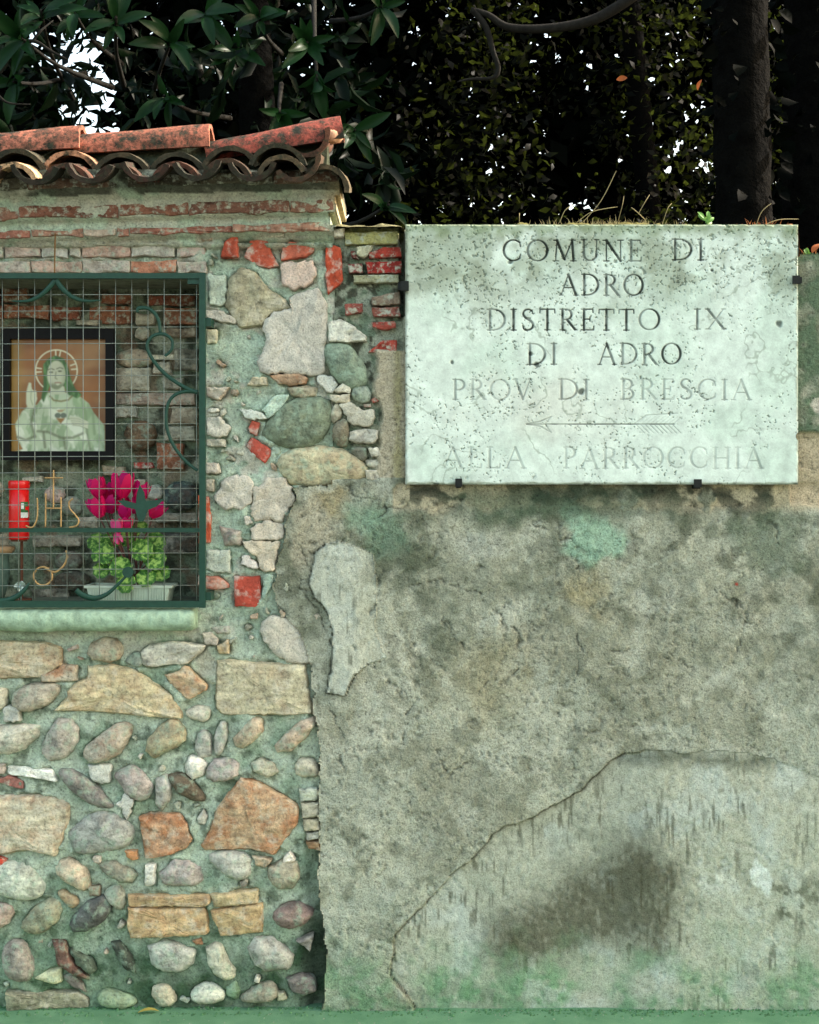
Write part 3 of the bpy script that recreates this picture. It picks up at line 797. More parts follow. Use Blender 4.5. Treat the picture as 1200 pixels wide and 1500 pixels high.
    o.color = C(*[min(245, (lu + (q - lu) * sat) * {'c': 1.09, 's': 1.09, 'p': 1.10}.get(kind, .97)) for q in (colr[0], colr[1] * .995, colr[2] * (.93 if kind in 'cs' else 1))])
    o['rust'] = float(rust) * .75
    if kind in 'sbr': me.polygons.foreach_set('use_smooth', np.ones(len(me.polygons), bool)); me.set_sharp_from_angle(angle=R(38))
    return under(o, parent)
for rec in STN:
    A = np.array(rec[2]); c = A.mean(0)
    stone(shrine, rec, MORT_Y - (.006 if rec[0] in 'sbr' else 0.005) - (.018 if c[1] < 362 else 0))
for lst, dy in ((CORN, .080), (CORN2, .056), (CORN3, .114)):
    for rec in lst:
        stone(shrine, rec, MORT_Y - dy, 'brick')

# --- niche: side walls, ceiling, floor and rubble back
NB = 0.26
kx = (CD + NB) / CD
nic = MB()
x0, x1 = W(NX0, 0).x, W(NX1, 0).x; z0, z1 = W(0, NY1).z, W(0, NY0).z
yb = NB + .03
def quad(mb, a, b, c, d): mb.add([a, b, c, d], [(0, 1, 2, 3)])
f = 0.035
nic.box((x0 - .05, f + .02, z0 - .06), (x0 + .004, yb, z1 + .06))
nic.box((x1 - .004, f + .02, z0 - .06), (x1 + .05, yb, z1 + .06))
nic.box((x0 + .004, f + .02, z1 - .004), (x1 - .004, yb, z1 + .05))
nic.box((x0 + .004, f + .02, z0 - .05), (x1 - .004, yb, z0 + .004))
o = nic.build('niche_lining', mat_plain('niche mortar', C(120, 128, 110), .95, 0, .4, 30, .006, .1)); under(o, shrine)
bx = np.arange(-160, 320.01, 3.0); by = np.arange(380, 910.01, 3.0)
xx, yy = np.meshgrid(bx, by)
HB = (fbm(xx, yy, 60, 71, 4) - .5) * .03 + (fbm(xx, yy, 18, 75, 4) - .5) * .016
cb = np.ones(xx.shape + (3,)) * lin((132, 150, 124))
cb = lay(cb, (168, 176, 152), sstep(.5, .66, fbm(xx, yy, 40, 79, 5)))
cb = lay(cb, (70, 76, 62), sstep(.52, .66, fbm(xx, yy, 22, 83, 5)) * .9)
cb = lay(cb, (150, 120, 96), sstep(.56, .7, fbm(xx, yy, 30, 87, 4)) * .6)
o = sheet('niche_back', bx, by, HB, NB, np.ones((len(by) - 1, len(bx) - 1), bool), cb, M['mortar'], None, back=.06); under(o, shrine)
def niche_px(px, py):          # photo pixel -> wall coordinate of the point seen on the niche back
    p = P(px, py, NB); return (p.x / S + 600, 1480 - p.z / S)
NBK = []
def nb(ox, oy, k, rows):
    for kind, col, a, b, c, d in rows:
        x0, y0, x1, y1 = ox + a / k, oy + b / k, ox + c / k, oy + d / k
        if kind == 'c':
            p = [(x0 + (x1 - x0) * (.5 + .5 * math.cos(q * .6283)), y0 + (y1 - y0) * (.5 + .5 * math.sin(q * .6283))) for q in range(10)]
        else:
            j = lambda: random.uniform(-1.5, 1.5)
            p = [(x0 + j(), y0 + j()), ((x0 + x1) / 2, y0 + j()), (x1 + j(), y0 + j()), (x1 + j(), y1 + j()), ((x0 + x1) / 2, y1 + j()), (x0 + j(), y1 + j())]
        NBK.append((kind, col, [niche_px(*q) for q in p], .2))
BR = (168, 108, 78); BR2 = (150, 88, 66); GB = (172, 164, 138); GD = (118, 120, 104)
nb(150, 380, 4.6875, [('b', BR, 0, 240, 200, 305), ('b', BR2, 320, 250, 430, 312), ('b', (140, 88, 64), 440, 250, 640, 322), ('b', BR, 0, 330, 200, 440),
  ('s', GB, 230, 370, 370, 452), ('b', (164, 112, 84), 430, 340, 650, 452), ('c', (184, 176, 150), 228, 468, 322, 552), ('s', (150, 130, 104), 450, 470, 650, 540),
  ('c', (186, 166, 134), 100, 620, 345, 740), ('s', (180, 176, 150), 100, 752, 335, 900), ('s', GD, 500, 620, 660, 760), ('s', (196, 190, 160), 345, 660, 500, 690), ('s', GB, 350, 710, 480, 790),
  ('s', (140, 150, 132), 420, 815, 560, 890), ('b', (196, 180, 158), 100, 920, 640, 1000), ('c', (122, 94, 64), 160, 1110, 370, 1305), ('b', (162, 106, 76), 380, 1265, 560, 1440),
  ('b', (190, 72, 62), 218, 1390, 352, 1432), ('s', GB, 480, 1010, 660, 1130), ('s', (170, 172, 150), 440, 1150, 640, 1240), ('s', (166, 170, 150), 95, 1010, 250, 1090), ('c', (170, 40, 40), 200, 752, 232, 782)])
nb(0, 380, 4.69, [('b', (140, 104, 78), 30, 205, 200, 300), ('b', BR, 40, 318, 340, 410), ('b', BR2, 365, 330, 555, 420), ('b', BR, 620, 330, 760, 420), ('s', GB, 530, 425, 690, 460), ('b', BR2, -300, 318, 20, 410), ('b', BR, -280, 205, 0, 300)])
nb(0, 680, 4.615, [('s', (190, 190, 170), 160, 85, 300, 115), ('c', (196, 160, 146), 310, 150, 440, 262), ('c', (128, 140, 124), 420, 220, 560, 350), ('s', GB, 700, 10, 850, 80), ('c', (62, 84, 84), 1115, 120, 1345, 310),
  ('s', (176, 176, 156), 540, 355, 670, 425), ('c', GD, 230, 600, 340, 700), ('c', (110, 112, 98), 380, 590, 560, 720), ('s', (150, 150, 130), 230, 480, 560, 560), ('c', (90, 92, 80), 380, 720, 600, 850), ('c', (186, 188, 172), 1000, 140, 1100, 240), ('s', GD, 230, 840, 470, 920),
  ('s', (150, 152, 132), 1060, 330, 1330, 400), ('s', (96, 100, 88), 1100, 470, 1340, 600), ('s', GB, 860, 100, 1000, 150), ('c', GB, -160, 100, 20, 240), ('c', GD, -200, 280, 0, 420), ('s', GB, -250, 470, 50, 560)])
for rec in NBK: stone(shrine, rec, NB - .004, hk=.9)

# --- sill under the niche
sp = MB(); n = 70
px0, px1 = -150, 288
rows = []
for i in range(n + 1):
    px = px0 + (px1 - px0) * i / n
    e = 1.0 if 0 < i < n else .82
    wob = (vnoise(px, 0, 40, 5) - .5) * 3; w2 = (vnoise(px, 9, 22, 6) - .5) * 4
    zt, zb = W(px, 889 + wob * .5).z, W(px, 924 + w2).z
    zm = (zt + zb) / 2; hz = (zt - zb) / 2 * e
    ring = [(.10, zm + hz), (-.02, zm + hz), (-.045, zm + hz * .86), (-.058, zm + hz * .45), (-.060, zm), (-.056, zm - hz * .5), (-.042, zm - hz * .88), (-.025, zm - hz), (.10, zm - hz)]
    rows.append([(W(px, 0).x, y + (vnoise(px, z * 300, 9, 8) - .5) * .006, z) for y, z in ring])
k = len(rows[0]); V = [v for r in rows for v in r]
F = [(i * k + j, i * k + j + 1, (i + 1) * k + j + 1, (i + 1) * k + j) for i in range(n) for j in range(k - 1)]
F += [tuple(range(k))[::-1], tuple(n * k + j for j in range(k))]
M['sill'] = mat_plain('sill cement', C(166, 192, 164), .95, 0, .34, 34, .008, .05)
o = link('sill', pymesh('sill', V, F, True), M['sill']); under(o, shrine)

# --- roof: bedding, channel and cover tiles, ridge
roof = bpy.data.objects.new('roof', bpy.data.meshes.new('roof')); COL.objects.link(roof); roof.parent = shrine
def coppo(name, L, chord0, chord1, arc=150, th=.014, nseg=12, nl=7):
    V = []; F = []
    for i in range(nl + 1):
        t = i / nl; ch = chord0 + (chord1 - chord0) * t
        Rr = ch / 2 / math.sin(R(arc / 2))
        for s, rr in ((0, Rr), (1, Rr - th)):
            for k in range(nseg + 1):
                a = R(-arc / 2 + arc * k / nseg)
                e = (vnoise(k * 1.7 + s * 3, i * 1.3, 2.0, 3) - .5) * .004
                V.append(((rr + e) * math.sin(a), t * L + (vnoise(k, s, 1.5, 7) - .5) * .006 * (i in (0, nl)), (rr + e) * math.cos(a) - Rr * math.cos(R(arc / 2))))
    m = nseg + 1
    for i in range(nl):
        for k in range(nseg):
            a = i * 2 * m + k; b = a + 2 * m
            F.append((a, a + 1, b + 1, b)); F.append((a + m, b + m, b + m + 1, a + m + 1))
        for k in (0, nseg):
            a = i * 2 * m + k; b = a + 2 * m
            F.append((a, b, b + m, a + m) if k == 0 else (a, a + m, b + m, b))
    for i in (0, nl):
        for k in range(nseg):
            a = i * 2 * m + k
            F.append((a, a + m, a + m + 1, a + 1) if i == 0 else (a, a + 1, a + m + 1, a + m))
    me = pymesh(name, V, F, True); me.set_sharp_from_angle(angle=R(50))
    return me
tile_me = coppo('roof_tile', .42, .138, .118, 145)
tile_wide = coppo('roof_tile', .42, .170, .138, 145)
tile_wide.materials.append(M['terracotta'])
tile_me.materials.append(M['terracotta'])
SL = R(11)
TC = [(74, 66, 50), (98, 64, 50), (64, 60, 46), (94, 80, 60), (78, 58, 44)]
def put_tile(px, py, y, up, roll=0, col=None, slope=SL, yaw=0, rust=.6, me=None, nm='roof_tile'):
    """px, py: crown (cover) or bottom (channel) of the tile's front end"""
    p = P(px, py, y); o = link(nm, me or tile_me, None, None)
    if up: q = Matrix.Translation((0, 0, -(.062 if me is tile_wide else .0505)))
    else: q = Matrix.Translation((0, 0, .0505)) @ Matrix.Rotation(math.pi, 4, 'Y')
    o.matrix_world = Matrix.Translation(p) @ Matrix.Rotation(yaw, 4, 'Z') @ Matrix.Rotation(slope, 4, 'X') @ Matrix.Rotation(roll, 4, 'Y') @ q
    o.color = C(*(col or random.choice(TC))); o['rust'] = rust
    mw = o.matrix_world.copy(); o.parent = roof
    o.matrix_basis = Matrix.Translation(-shrine.location) @ mw
    return o
YF = -.175
chan = [(-370, 274), (-290, 273), (-205, 273), (-115, 272), (-32, 271), (50, 271), (130, 269), (212, 267), (290, 265), (370, 266)]
for px, py in chan: put_tile(px, py, YF - .012 + random.uniform(-.012, .012), False, R(random.uniform(-4, 4)), random.choice([(52, 40, 32), (44, 38, 30), (60, 42, 34)]), rust=.9)  # grimy tone, darker than the covers to paint shade into the hollows
put_tile(447, 264, YF - .01, False, R(-22))
cov = [(-330, 236), (-248, 237), (-160, 235), (-75, 235), (14, 232), (94, 233), (172, 234), (254, 231), (331, 226), (411, 221)]
for i, (px, py) in enumerate(cov):
    put_tile(px + random.uniform(-2, 2), py + 5, YF + random.uniform(-.02, .015), True, R(random.uniform(-5, 5)), (206, 168, 128) if px in (14,) else None, rust=.75)  # one cover coloured pale to imitate sun catching it
cov2 = [(-320, 222), (-240, 223), (-155, 221), (-72, 219), (25, 214), (98, 217), (180, 220), (258, 219), (333, 210), (408, 206)]
for i, (px, py) in enumerate(cov2):
    put_tile(px + random.uniform(-2, 2), py + 3, YF + .10 + random.uniform(-.02, .02), True, R(random.uniform(-5, 5)), (190, 140, 108) if px == 98 else None, rust=.9, me=tile_wide)  # one upper cover coloured lighter, sunlight put into its tone
put_tile(489, 243, YF + .005, True, R(24), (92, 80, 60), rust=.8)
put_tile(466, 226, YF + .16, False, R(-30), rust=.6)
ridge_me = coppo('ridge_tile', .40, .135, .165, 165, .014)
ridge_me.materials.append(M['terracotta'])
RY = .07
def ridge(xa, ya, xb, yb_, col, rust):
    """ridge tile from photo point a to b along its crown"""
    a, b = P(xa, ya, RY), P(xb, yb_, RY); d = (b - a)
    o = link('ridge_tile', ridge_me)
    ln = d.length / .40
    dx = d.normalized(); zz = Vector((0, -.15, 1)); yv = zz.cross(dx).normalized(); zz = dx.cross(yv)
    m = Matrix((( -yv.x, dx.x, zz.x, 0), (-yv.y, dx.y, zz.y, 0), (-yv.z, dx.z, zz.z, 0), (0, 0, 0, 1)))
    mw = Matrix.Translation(a) @ m @ Matrix.Diagonal((1, ln, 1, 1)) @ Matrix.Translation((0, 0, -.066))
    o.color = C(*col); o['rust'] = rust
    o.parent = roof; o.matrix_basis = Matrix.Translation(-shrine.location) @ mw
ridge(-440, 206, -240, 200, (150, 92, 72), 1.0)
ridge(-252, 204, -60, 197, (148, 94, 74), 1.0)
ridge(-74, 198, 121, 186, (156, 96, 76), 1.0)
ridge(112, 194, 309, 184, (154, 92, 72), 1.0)
ridge(300, 206, 499, 172, (150, 74, 60), 1.0)
bd = MB()
zt = P(0, 262, -.1).z
pa = [(.0, zt - .02), (.0, zt + .012), (.03, P(0, 226, 0).z - .02), (RY, P(0, 216, RY).z - .005), (RY + .03, P(0, 212, RY).z), (.36, zt - .02)]
xa, xb = W(-470, 0).x, P(478, 0, 0).x
nn = 60
for i in range(nn):
    pass
V = []; F = []
for i in range(nn + 1):
    x = xa + (xb - xa) * i / nn
    dz = .024 * (x - W(0, 0).x) / .98
    for y, z in pa: V.append((x, y + (vnoise(x * 100, z * 90, 4, 3) - .5) * .01, z + dz + (vnoise(x * 100, y * 90 + 50, 3, 4) - .5) * .012))
k = len(pa)
F = [(i * k + j, i * k + (j + 1) % k, (i + 1) * k + (j + 1) % k, (i + 1) * k + j) for i in range(nn) for j in range(k)]
F += [tuple(range(k))[::-1], tuple(nn * k + j for j in range(k))]
M['bed'] = mat_plain('bedding mortar', C(52, 58, 46), .95, 0, .45, 40, .006, .1)  # bedding coloured dark to stand in for shade under the tiles
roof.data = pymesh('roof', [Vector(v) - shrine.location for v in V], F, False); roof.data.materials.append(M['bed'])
# mortar lump closing the last ridge tile
lm = MB(); c = P(489, 200, RY - .05)
lm.lathe([(.004, -.02), (.02, -.016), (.027, 0), (.022, .014), (.006, .022)], c, 10)
o = link('mortar_lump', pymesh('mortar_lump', [(v[0] + random.uniform(-.004, .004), v[1] + random.uniform(-.004, .004), v[2] + random.uniform(-.004, .004)) for v in lm.v], lm.f, True), mat_plain('pink mortar', C(206, 160, 130), .9, 0, .3, 40, .004), roof)
o.location = -shrine.location

# ------------------------------------------------------------------ right wall
wall = thing('plastered_wall', 'grey weathered plastered wall carrying the marble plaque', 'wall', W(900, 1480))
wall['kind'] = 'thing'
PX = np.arange(388, 1800.01, 2.2); PY = np.arange(329, 1484.01, 2.2)
xx, yy = np.meshgrid(PX, PY)
wob = (fbm(xx, yy, 40, 91, 4) - .5)
H = (fbm(xx, yy, 160, 101, 4) - .5) * .020 + (fbm(xx, yy, 44, 105, 5) - .5) * .013 + (fbm(xx, yy, 8, 109, 3) - .5) * .0045
col = np.ones(xx.shape + (3,)) * lin((182, 188, 168))
col = lay(col, (192, 196, 174), sstep(.46, .66, fbm(xx, yy, 130, 111, 5)))
col = lay(col, (150, 150, 126), sstep(.48, .64, fbm(xx, yy, 90, 115, 5)) * .5)
col = lay(col, (126, 130, 108), sstep(.55, .66, fbm(xx, yy, 30, 117, 5)) * .55)
col = lay(col, (204, 208, 188), sstep(.55, .70, fbm(xx, yy, 46, 119, 5)) * .6)
up = 1 - sstep(820, 1080, yy + (fbm(xx, yy, 120, 123, 3) - .5) * 260)
col = lay(col, (104, 112, 88), sstep(.42, .60, fbm(xx, yy, 60, 127, 5)) * up * .68)
col = lay(col, (84, 92, 72), sstep(.54, .64, fbm(xx, yy, 24, 128, 5)) * up * .5)
col = lay(col, (176, 180, 158), sstep(.54, .64, fbm(xx, yy, 38, 131, 5)) * up * .7)
col = lay(col, (158, 196, 168), blob(xx, yy, 875, 790, 48, 40, 135, .35, 26) * .85)
col = lay(col, (158, 196, 168), blob(xx, yy, 835, 752, 18, 20, 136, .4, 20) * .8)
col = lay(col, (172, 160, 116), blob(xx, yy, 865, 870, 40, 40, 139, .8, 22) * .55)
col = lay(col, (170, 158, 112), blob(xx, yy, 730, 1000, 60, 80, 141, .9, 30) * .35)
col = lay(col, (190, 196, 180), blob(xx, yy, 700, 800, 50, 26, 143, .6, 24) * .7)
col = lay(col, (96, 110, 88), blob(xx, yy, 720, 765, 40, 22, 145, .7, 22) * .7)
col = lay(col, (100, 112, 92), blob(xx, yy, 590, 820, 40, 60, 146, .8, 30) * .5)
# green and brown pier strip left of the plain coat
col = lay(col, (118, 150, 124), blob(xx, yy, 560, 770, 48, 46, 147, .8, 24) * .7)
col = lay(col, (150, 186, 158), blob(xx, yy, 530, 760, 34, 22, 148, .6, 18) * .6)
col = lay(col, (176, 162, 120), blob(xx, yy, 480, 735, 36, 26, 149, .7, 18) * .75)
col = lay(col, (196, 190, 164), blob(xx, yy, 455, 780, 36, 60, 151, .6, 24) * .8)
# peeled band under the plaque
band = sstep(704, 712, yy) * (1 - sstep(738, 752, yy + wob * 34)) * (xx > 575)
pk = sstep(.40, .46, fbm(xx, yy, 44, 153, 4))
cream = band * pk
col = lay(col, (206, 196, 164), cream * .85)
H -= cream * .006
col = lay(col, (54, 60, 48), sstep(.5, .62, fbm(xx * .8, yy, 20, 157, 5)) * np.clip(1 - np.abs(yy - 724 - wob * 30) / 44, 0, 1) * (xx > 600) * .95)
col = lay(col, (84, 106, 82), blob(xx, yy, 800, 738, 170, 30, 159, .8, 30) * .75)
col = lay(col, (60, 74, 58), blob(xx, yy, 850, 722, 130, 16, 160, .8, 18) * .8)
col = lay(col, (92, 116, 94), blob(xx, yy, 1130, 790, 70, 60, 161, .8, 34) * .55)
# right of the plaque
rp = (xx > 1162) * (yy < 745)
col = lay(col, (104, 126, 100), rp * (yy < 640) * sstep(.30, .55, fbm(xx, yy, 30, 163, 4)))
cr = sstep(628, 634, yy + wob * 16) * (1 - sstep(736, 742, yy + wob * 24)) * (xx > 1160)
col = lay(col, (206, 192, 160), cr * .9)
H += -.014 * cr + .006 * rp * (yy < 640)
col = lay(col, (206, 204, 188), blob(xx, yy, 1196, 594, 10, 12, 165, .3, 8))
# exposed masonry left of the plaque
ex = (1 - sstep(0, 10, xx - (548 + wob * 26))) * (1 - sstep(696, 704, yy + wob * 16))
ex = np.maximum(ex, (yy < 512 + wob * 14) * (xx < 592) * 1.0)
H -= .030 * ex
strip = (xx > 545) * (xx < 596) * (yy > 512) * (yy < 700) * 1.0
col = lay(col, (202, 192, 164), strip * .9)
col = lay(col, (176, 168, 118), strip * (1 - sstep(0, 10, np.abs(xx - 583) + wob * 10)) * .7)
H += strip * .0
col = lay(col, (168, 180, 158), ex * .8)
col = lay(col, (120, 142, 118), ex * sstep(.5, .6, fbm(xx, yy, 16, 169, 4)) * .9)
col = lay(col, (70, 72, 58), ex * sstep(.56, .66, fbm(xx, yy, 12, 171, 4)) * .9)
col = lay(col, (150, 150, 84), ex * blob(xx, yy, 550, 340, 60, 12, 172, .8, 12) * .8)
# dark gap behind the plaque's left edge
H -= .06 * (xx > 584) * (xx < 600) * (yy < 462)
smr = raster([s[2] for s in RST], PX, PY, 2.2)
H -= 0.03 * sstep(.62, .95, boxblur(smr, 2, 2))
# the thin edge where the coat is broken
CRK = [[(590, 745), (620, 738), (650, 742), (690, 728), (730, 722)], [(705, 825), (690, 842), (702, 860)], [(655, 905), (668, 930), (690, 962), (668, 958)],
       [(520, 950), (545, 975), (566, 962)], [(612, 935), (600, 960)], [(545, 780), (552, 812), (556, 850), (552, 900)], [(985, 735), (1040, 748), (1090, 738)], [(1120, 742), (1128, 770), (1150, 800)],
       [(480, 715), (470, 745), (440, 760)], [(415, 800), (445, 812), (458, 832)], [(402, 880), (425, 905), (445, 940), (456, 972)], [(500, 712), (560, 745), (600, 742)], [(548, 812), (556, 860), (552, 920)], [(500, 790), (470, 800), (440, 800)], [(545, 700), (560, 730), (556, 770)], [(440, 840), (470, 900), (480, 960)], [(760, 740), (790, 775), (840, 790), (850, 830)], [(600, 860), (640, 850), (700, 870)], [(720, 900), (760, 930), (750, 990), (700, 1010)], [(900, 960), (960, 950), (1010, 980)], [(1050, 860), (1090, 900), (1080, 960)], [(560, 1000), (600, 1030), (590, 1090)], [(640, 1100), (652, 1130), (690, 1120)], [(480, 1040), (500, 1075), (498, 1120)], [(840, 930), (850, 960), (842, 1000)]]
for i, c in enumerate(CRK):
    d = segdist(xx + wob * 30 + (fbm(xx, yy, 9, 178, 3) - .5) * 12, yy + (fbm(xx, yy, 18, 177, 4) - .5) * 34, c)
    m = (1 - sstep(.3, 1.8, d)) * sstep(.35, .55, fbm(xx, yy, 16, 240 + i, 3))
    H -= m * .006; col = lay(col, (70, 72, 58), m * .6)
pit = sstep(.68, .78, fbm(xx, yy, 5, 181, 2)) * sstep(.4, .6, fbm(xx, yy, 60, 183, 3))
H -= pit * .003; col = lay(col, (98, 100, 82), pit * .5)
# pale strip patch and big cement patch
P1 = [(476, 798), (494, 793), (520, 800), (548, 812), (552, 860), (550, 925), (566, 962), (540, 972), (520, 988), (506, 1018), (478, 1016), (484, 985), (487, 950), (486, 920), (478, 895), (470, 882), (462, 875), (453, 855), (458, 832), (460, 812)]
P2 = [(612, 1490), (598, 1462), (572, 1432), (578, 1396), (580, 1370), (612, 1335), (640, 1310), (662, 1282), (690, 1262), (712, 1238), (722, 1222), (735, 1214), (770, 1204), (790, 1195), (822, 1176), (850, 1160), (872, 1138), (890, 1120), (915, 1104), (960, 1098), (1010, 1102), (1070, 1098), (1130, 1108), (1230, 1150), (1330, 1250), (1380, 1490)]
jx, jy = (fbm(xx, yy, 14, 185, 4) - .5) * 6, (fbm(xx, yy, 14, 187, 4) - .5) * 6
m1 = inpoly(xx + jx, yy + jy, P1).astype(float); m2 = inpoly(xx + jx, yy + jy, P2).astype(float)
fade2 = 1 - sstep(900, 980, xx) * (1 - sstep(1120, 1150, yy)) * 0.0
H += m1 * .013 * (1 - .9 * sstep(515, 552, xx))
edge2 = sstep(880, 980, xx)      # the step dies out towards the right
H -= m2 * .022 * (1 - edge2) + m2 * (fbm(xx, yy, 44, 105, 5) - .5) * .010
scr = sstep(.60, .70, vnoise(xx, yy * .11, 2.6, 191) * .55 + fbm(xx, yy * .2, 9, 192, 2) * .45) * sstep(.45, .6, fbm(xx, yy, 60, 193, 3))
pc = np.ones(xx.shape + (3,)) * lin((184, 188, 168))
pc = lay(pc, (192, 200, 186), sstep(.5, .7, fbm(xx, yy, 50, 195, 4)))
pc = lay(pc, (150, 156, 138), sstep(.54, .7, fbm(xx, yy, 70, 197, 5)) * .7)
pc1 = lay(lay(pc, (200, 208, 192), np.full(xx.shape, .5)), (96, 102, 86), scr * .75)
pc2 = lay(pc, (98, 100, 80), scr * .7)
SP = [(945, 1185), (968, 1230), (985, 1300), (990, 1395), (960, 1408), (925, 1372), (885, 1362), (850, 1385), (805, 1412), (750, 1412), (712, 1388), (735, 1358), (800, 1348), (850, 1300), (900, 1240)]
st = boxblur(inpoly(xx + (fbm(xx, yy, 70, 199, 5) - .5) * 90, yy + (fbm(xx, yy, 70, 200, 5) - .5) * 70, SP).astype(float), 11, 2)
st = np.clip(np.maximum(st, .8 * boxblur(inpoly(xx + (fbm(xx, yy, 50, 206, 5) - .5) * 70, yy + (fbm(xx, yy, 50, 208, 5) - .5) * 60, [(930, 1250), (985, 1260), (990, 1400), (960, 1408), (925, 1375), (860, 1380), (820, 1330)]).astype(float), 7, 2)) * (.5 + .9 * fbm(xx, yy, 34, 198, 5)) * (.45 + 1.1 * fbm(xx * 1.8, yy, 9, 196, 3)) * 1.2, 0, 1)
pc2 = lay(pc2, (76, 74, 52), st * .8)
pc2 = lay(pc2, (226, 234, 224), sstep(.46, .6, fbm(xx * 1.6, yy, 30, 209, 4)) * np.maximum(blob(xx, yy, 1110, 1270, 44, 50, 211, .9, 26), blob(xx, yy, 1045, 1280, 26, 40, 213, .9, 26) * .7))
pc2 = lay(pc2, (78, 84, 62), sstep(.52, .62, fbm(xx, yy, 14, 215, 4)) * blob(xx, yy, 1160, 1310, 60, 50, 217, .8, 40) * .8)
pc2 = lay(pc2, (104, 110, 92), np.clip(1 - np.abs(yy - 1112 - wob * 16) / 20, 0, 1) * sstep(890, 940, xx) * (1 - sstep(1120, 1160, xx)) * .8)
w1 = m1 * (1 - .75 * sstep(512, 550, xx + wob * 30))
col = col * (1 - w1[..., None]) + pc1 * w1[..., None]
w2 = m2 * (1 - .55 * sstep(1130, 1260, xx))
col = col * (1 - w2[..., None]) + pc2 * w2[..., None]
for pl, wdt, stg in ((P2[:19], 1.6, .75), (P1[8:] + P1[:1], 1.3, .6)):  # groove at the patch edges, with the step's shadow line painted dark
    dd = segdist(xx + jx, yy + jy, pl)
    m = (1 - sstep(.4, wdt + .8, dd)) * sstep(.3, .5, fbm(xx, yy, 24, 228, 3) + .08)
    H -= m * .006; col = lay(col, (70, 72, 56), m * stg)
# lichen speckle, algae at the foot, a dark pier corner by the gap
spk = sstep(.60, .74, fbm(xx, yy, 5.5, 221, 2)) * sstep(.40, .62, fbm(xx, yy, 110, 223, 3))
col = lay(col, (104, 108, 90), spk * .25)
alg = sstep(1360, 1480, yy + wob * 120) * sstep(.22, .5, fbm(xx, yy, 70, 225, 4))
col = lay(col, (112, 156, 114), alg * (.35 + .5 * sstep(.42, .6, fbm(xx, yy, 16, 226, 5))))
col = lay(col, (196, 60, 44), (np.hypot(xx - 1080, (yy - 855) * 1.4) < 3.2) * .8)
FX = (xx[:-1, :-1] + xx[1:, 1:]) / 2; FY = (yy[:-1, :-1] + yy[1:, 1:]) / 2
LB = [(430, 700), (433, 732), (415, 768), (418, 785), (412, 805), (405, 830), (400, 860), (404, 880), (412, 898), (428, 912), (442, 930), (455, 970), (458, 1000), (461, 1040), (469, 1100), (466, 1180), (470, 1240), (465, 1300), (472, 1340), (479, 1400), (475, 1460), (472, 1490)]
lx = np.interp(FY, [p[1] for p in LB], [p[0] for p in LB]) + (fbm(FX, FY, 12, 231, 4) - .5) * 9
ytop = 708 + (fbm(FX, FY, 16, 233, 3) - .5) * 10 + 4 * (FX < 480)
mask = np.where(FY > ytop, FX > lx, FX > 487)
topc = np.where(FX < 592, 332, np.where(FX < 1168, 331, 372)) + (fbm(FX, FY * 0, 20, 235, 4) - .5) * np.where(FX < 1168, 6, 24)
mask &= FY > topc
mc = lambda m: (m[:-1, :-1] + m[1:, :-1] + m[:-1, 1:] + m[1:, 1:]) >= 3
sel2 = mc(m2) & mask
sel1 = mc(m1) & mask
RW_Y = 0.0
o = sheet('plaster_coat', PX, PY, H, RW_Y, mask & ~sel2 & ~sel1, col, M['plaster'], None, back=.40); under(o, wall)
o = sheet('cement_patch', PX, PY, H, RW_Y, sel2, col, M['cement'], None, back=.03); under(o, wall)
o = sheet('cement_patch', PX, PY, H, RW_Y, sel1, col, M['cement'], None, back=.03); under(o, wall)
for rec in RST:
    stone(wall, rec, RW_Y + .022)

# ------------------------------------------------------------------ plaque
plaque = thing('inscribed_plaque', 'pale marble plaque engraved with six lines of capitals and an arrow', 'plaque', P(880, 710, -.035))
STEP = 0.8
QX = np.arange(594, 1166.01, STEP); QY = np.arange(331, 709.51, STEP)
xx, yy = np.meshgrid(QX, QY)
ink = np.zeros(xx.shape)
def draw(pts, wd, depth):
    """engraved stroke: pts in px, wd half width per point"""
    for (x0, y0), (x1, y1), a, b in zip(pts[:-1], pts[1:], wd[:-1], wd[1:]):
        w = max(a, b) + 1.6
        i0, i1 = np.searchsorted(QX, [min(x0, x1) - w, max(x0, x1) + w]); j0, j1 = np.searchsorted(QY, [min(y0, y1) - w, max(y0, y1) + w])
        X, Y = xx[j0:j1, i0:i1], yy[j0:j1, i0:i1]
        dx, dy = x1 - x0, y1 - y0
        tt = np.clip(((X - x0) * dx + (Y - y0) * dy) / (dx * dx + dy * dy + 1e-9), 0, 1)
        d = np.hypot(X - x0 - tt * dx, Y - y0 - tt * dy) - (a + (b - a) * tt)
        ink[j0:j1, i0:i1] = np.maximum(ink[j0:j1, i0:i1], (1 - sstep(-.5, .7, d)) * depth)
TK, TN = .058, .026
def ln(x0, y0, x1, y1, w): return [((x0, y0), (x1, y1)), (w, w)]
def serif(x, y, w=.12): return [((x - w, y), (x + w, y)), (TN * .9, TN * .9)]
def arc(cx, cy, rx, ry, a0, a1, thick_at=0, n=18):
    p = []; w = []
    for i in range(n + 1):
        a = R(a0 + (a1 - a0) * i / n); p.append((cx + rx * math.cos(a), cy + ry * math.sin(a)))
        w.append(TN + (TK - TN) * abs(math.cos(a)) ** 1.4)
    return [tuple(p), tuple(w)]
def stem(x, w=TK): return [ln(x, 0, x, 1, w), serif(x, 0), serif(x, 1)]
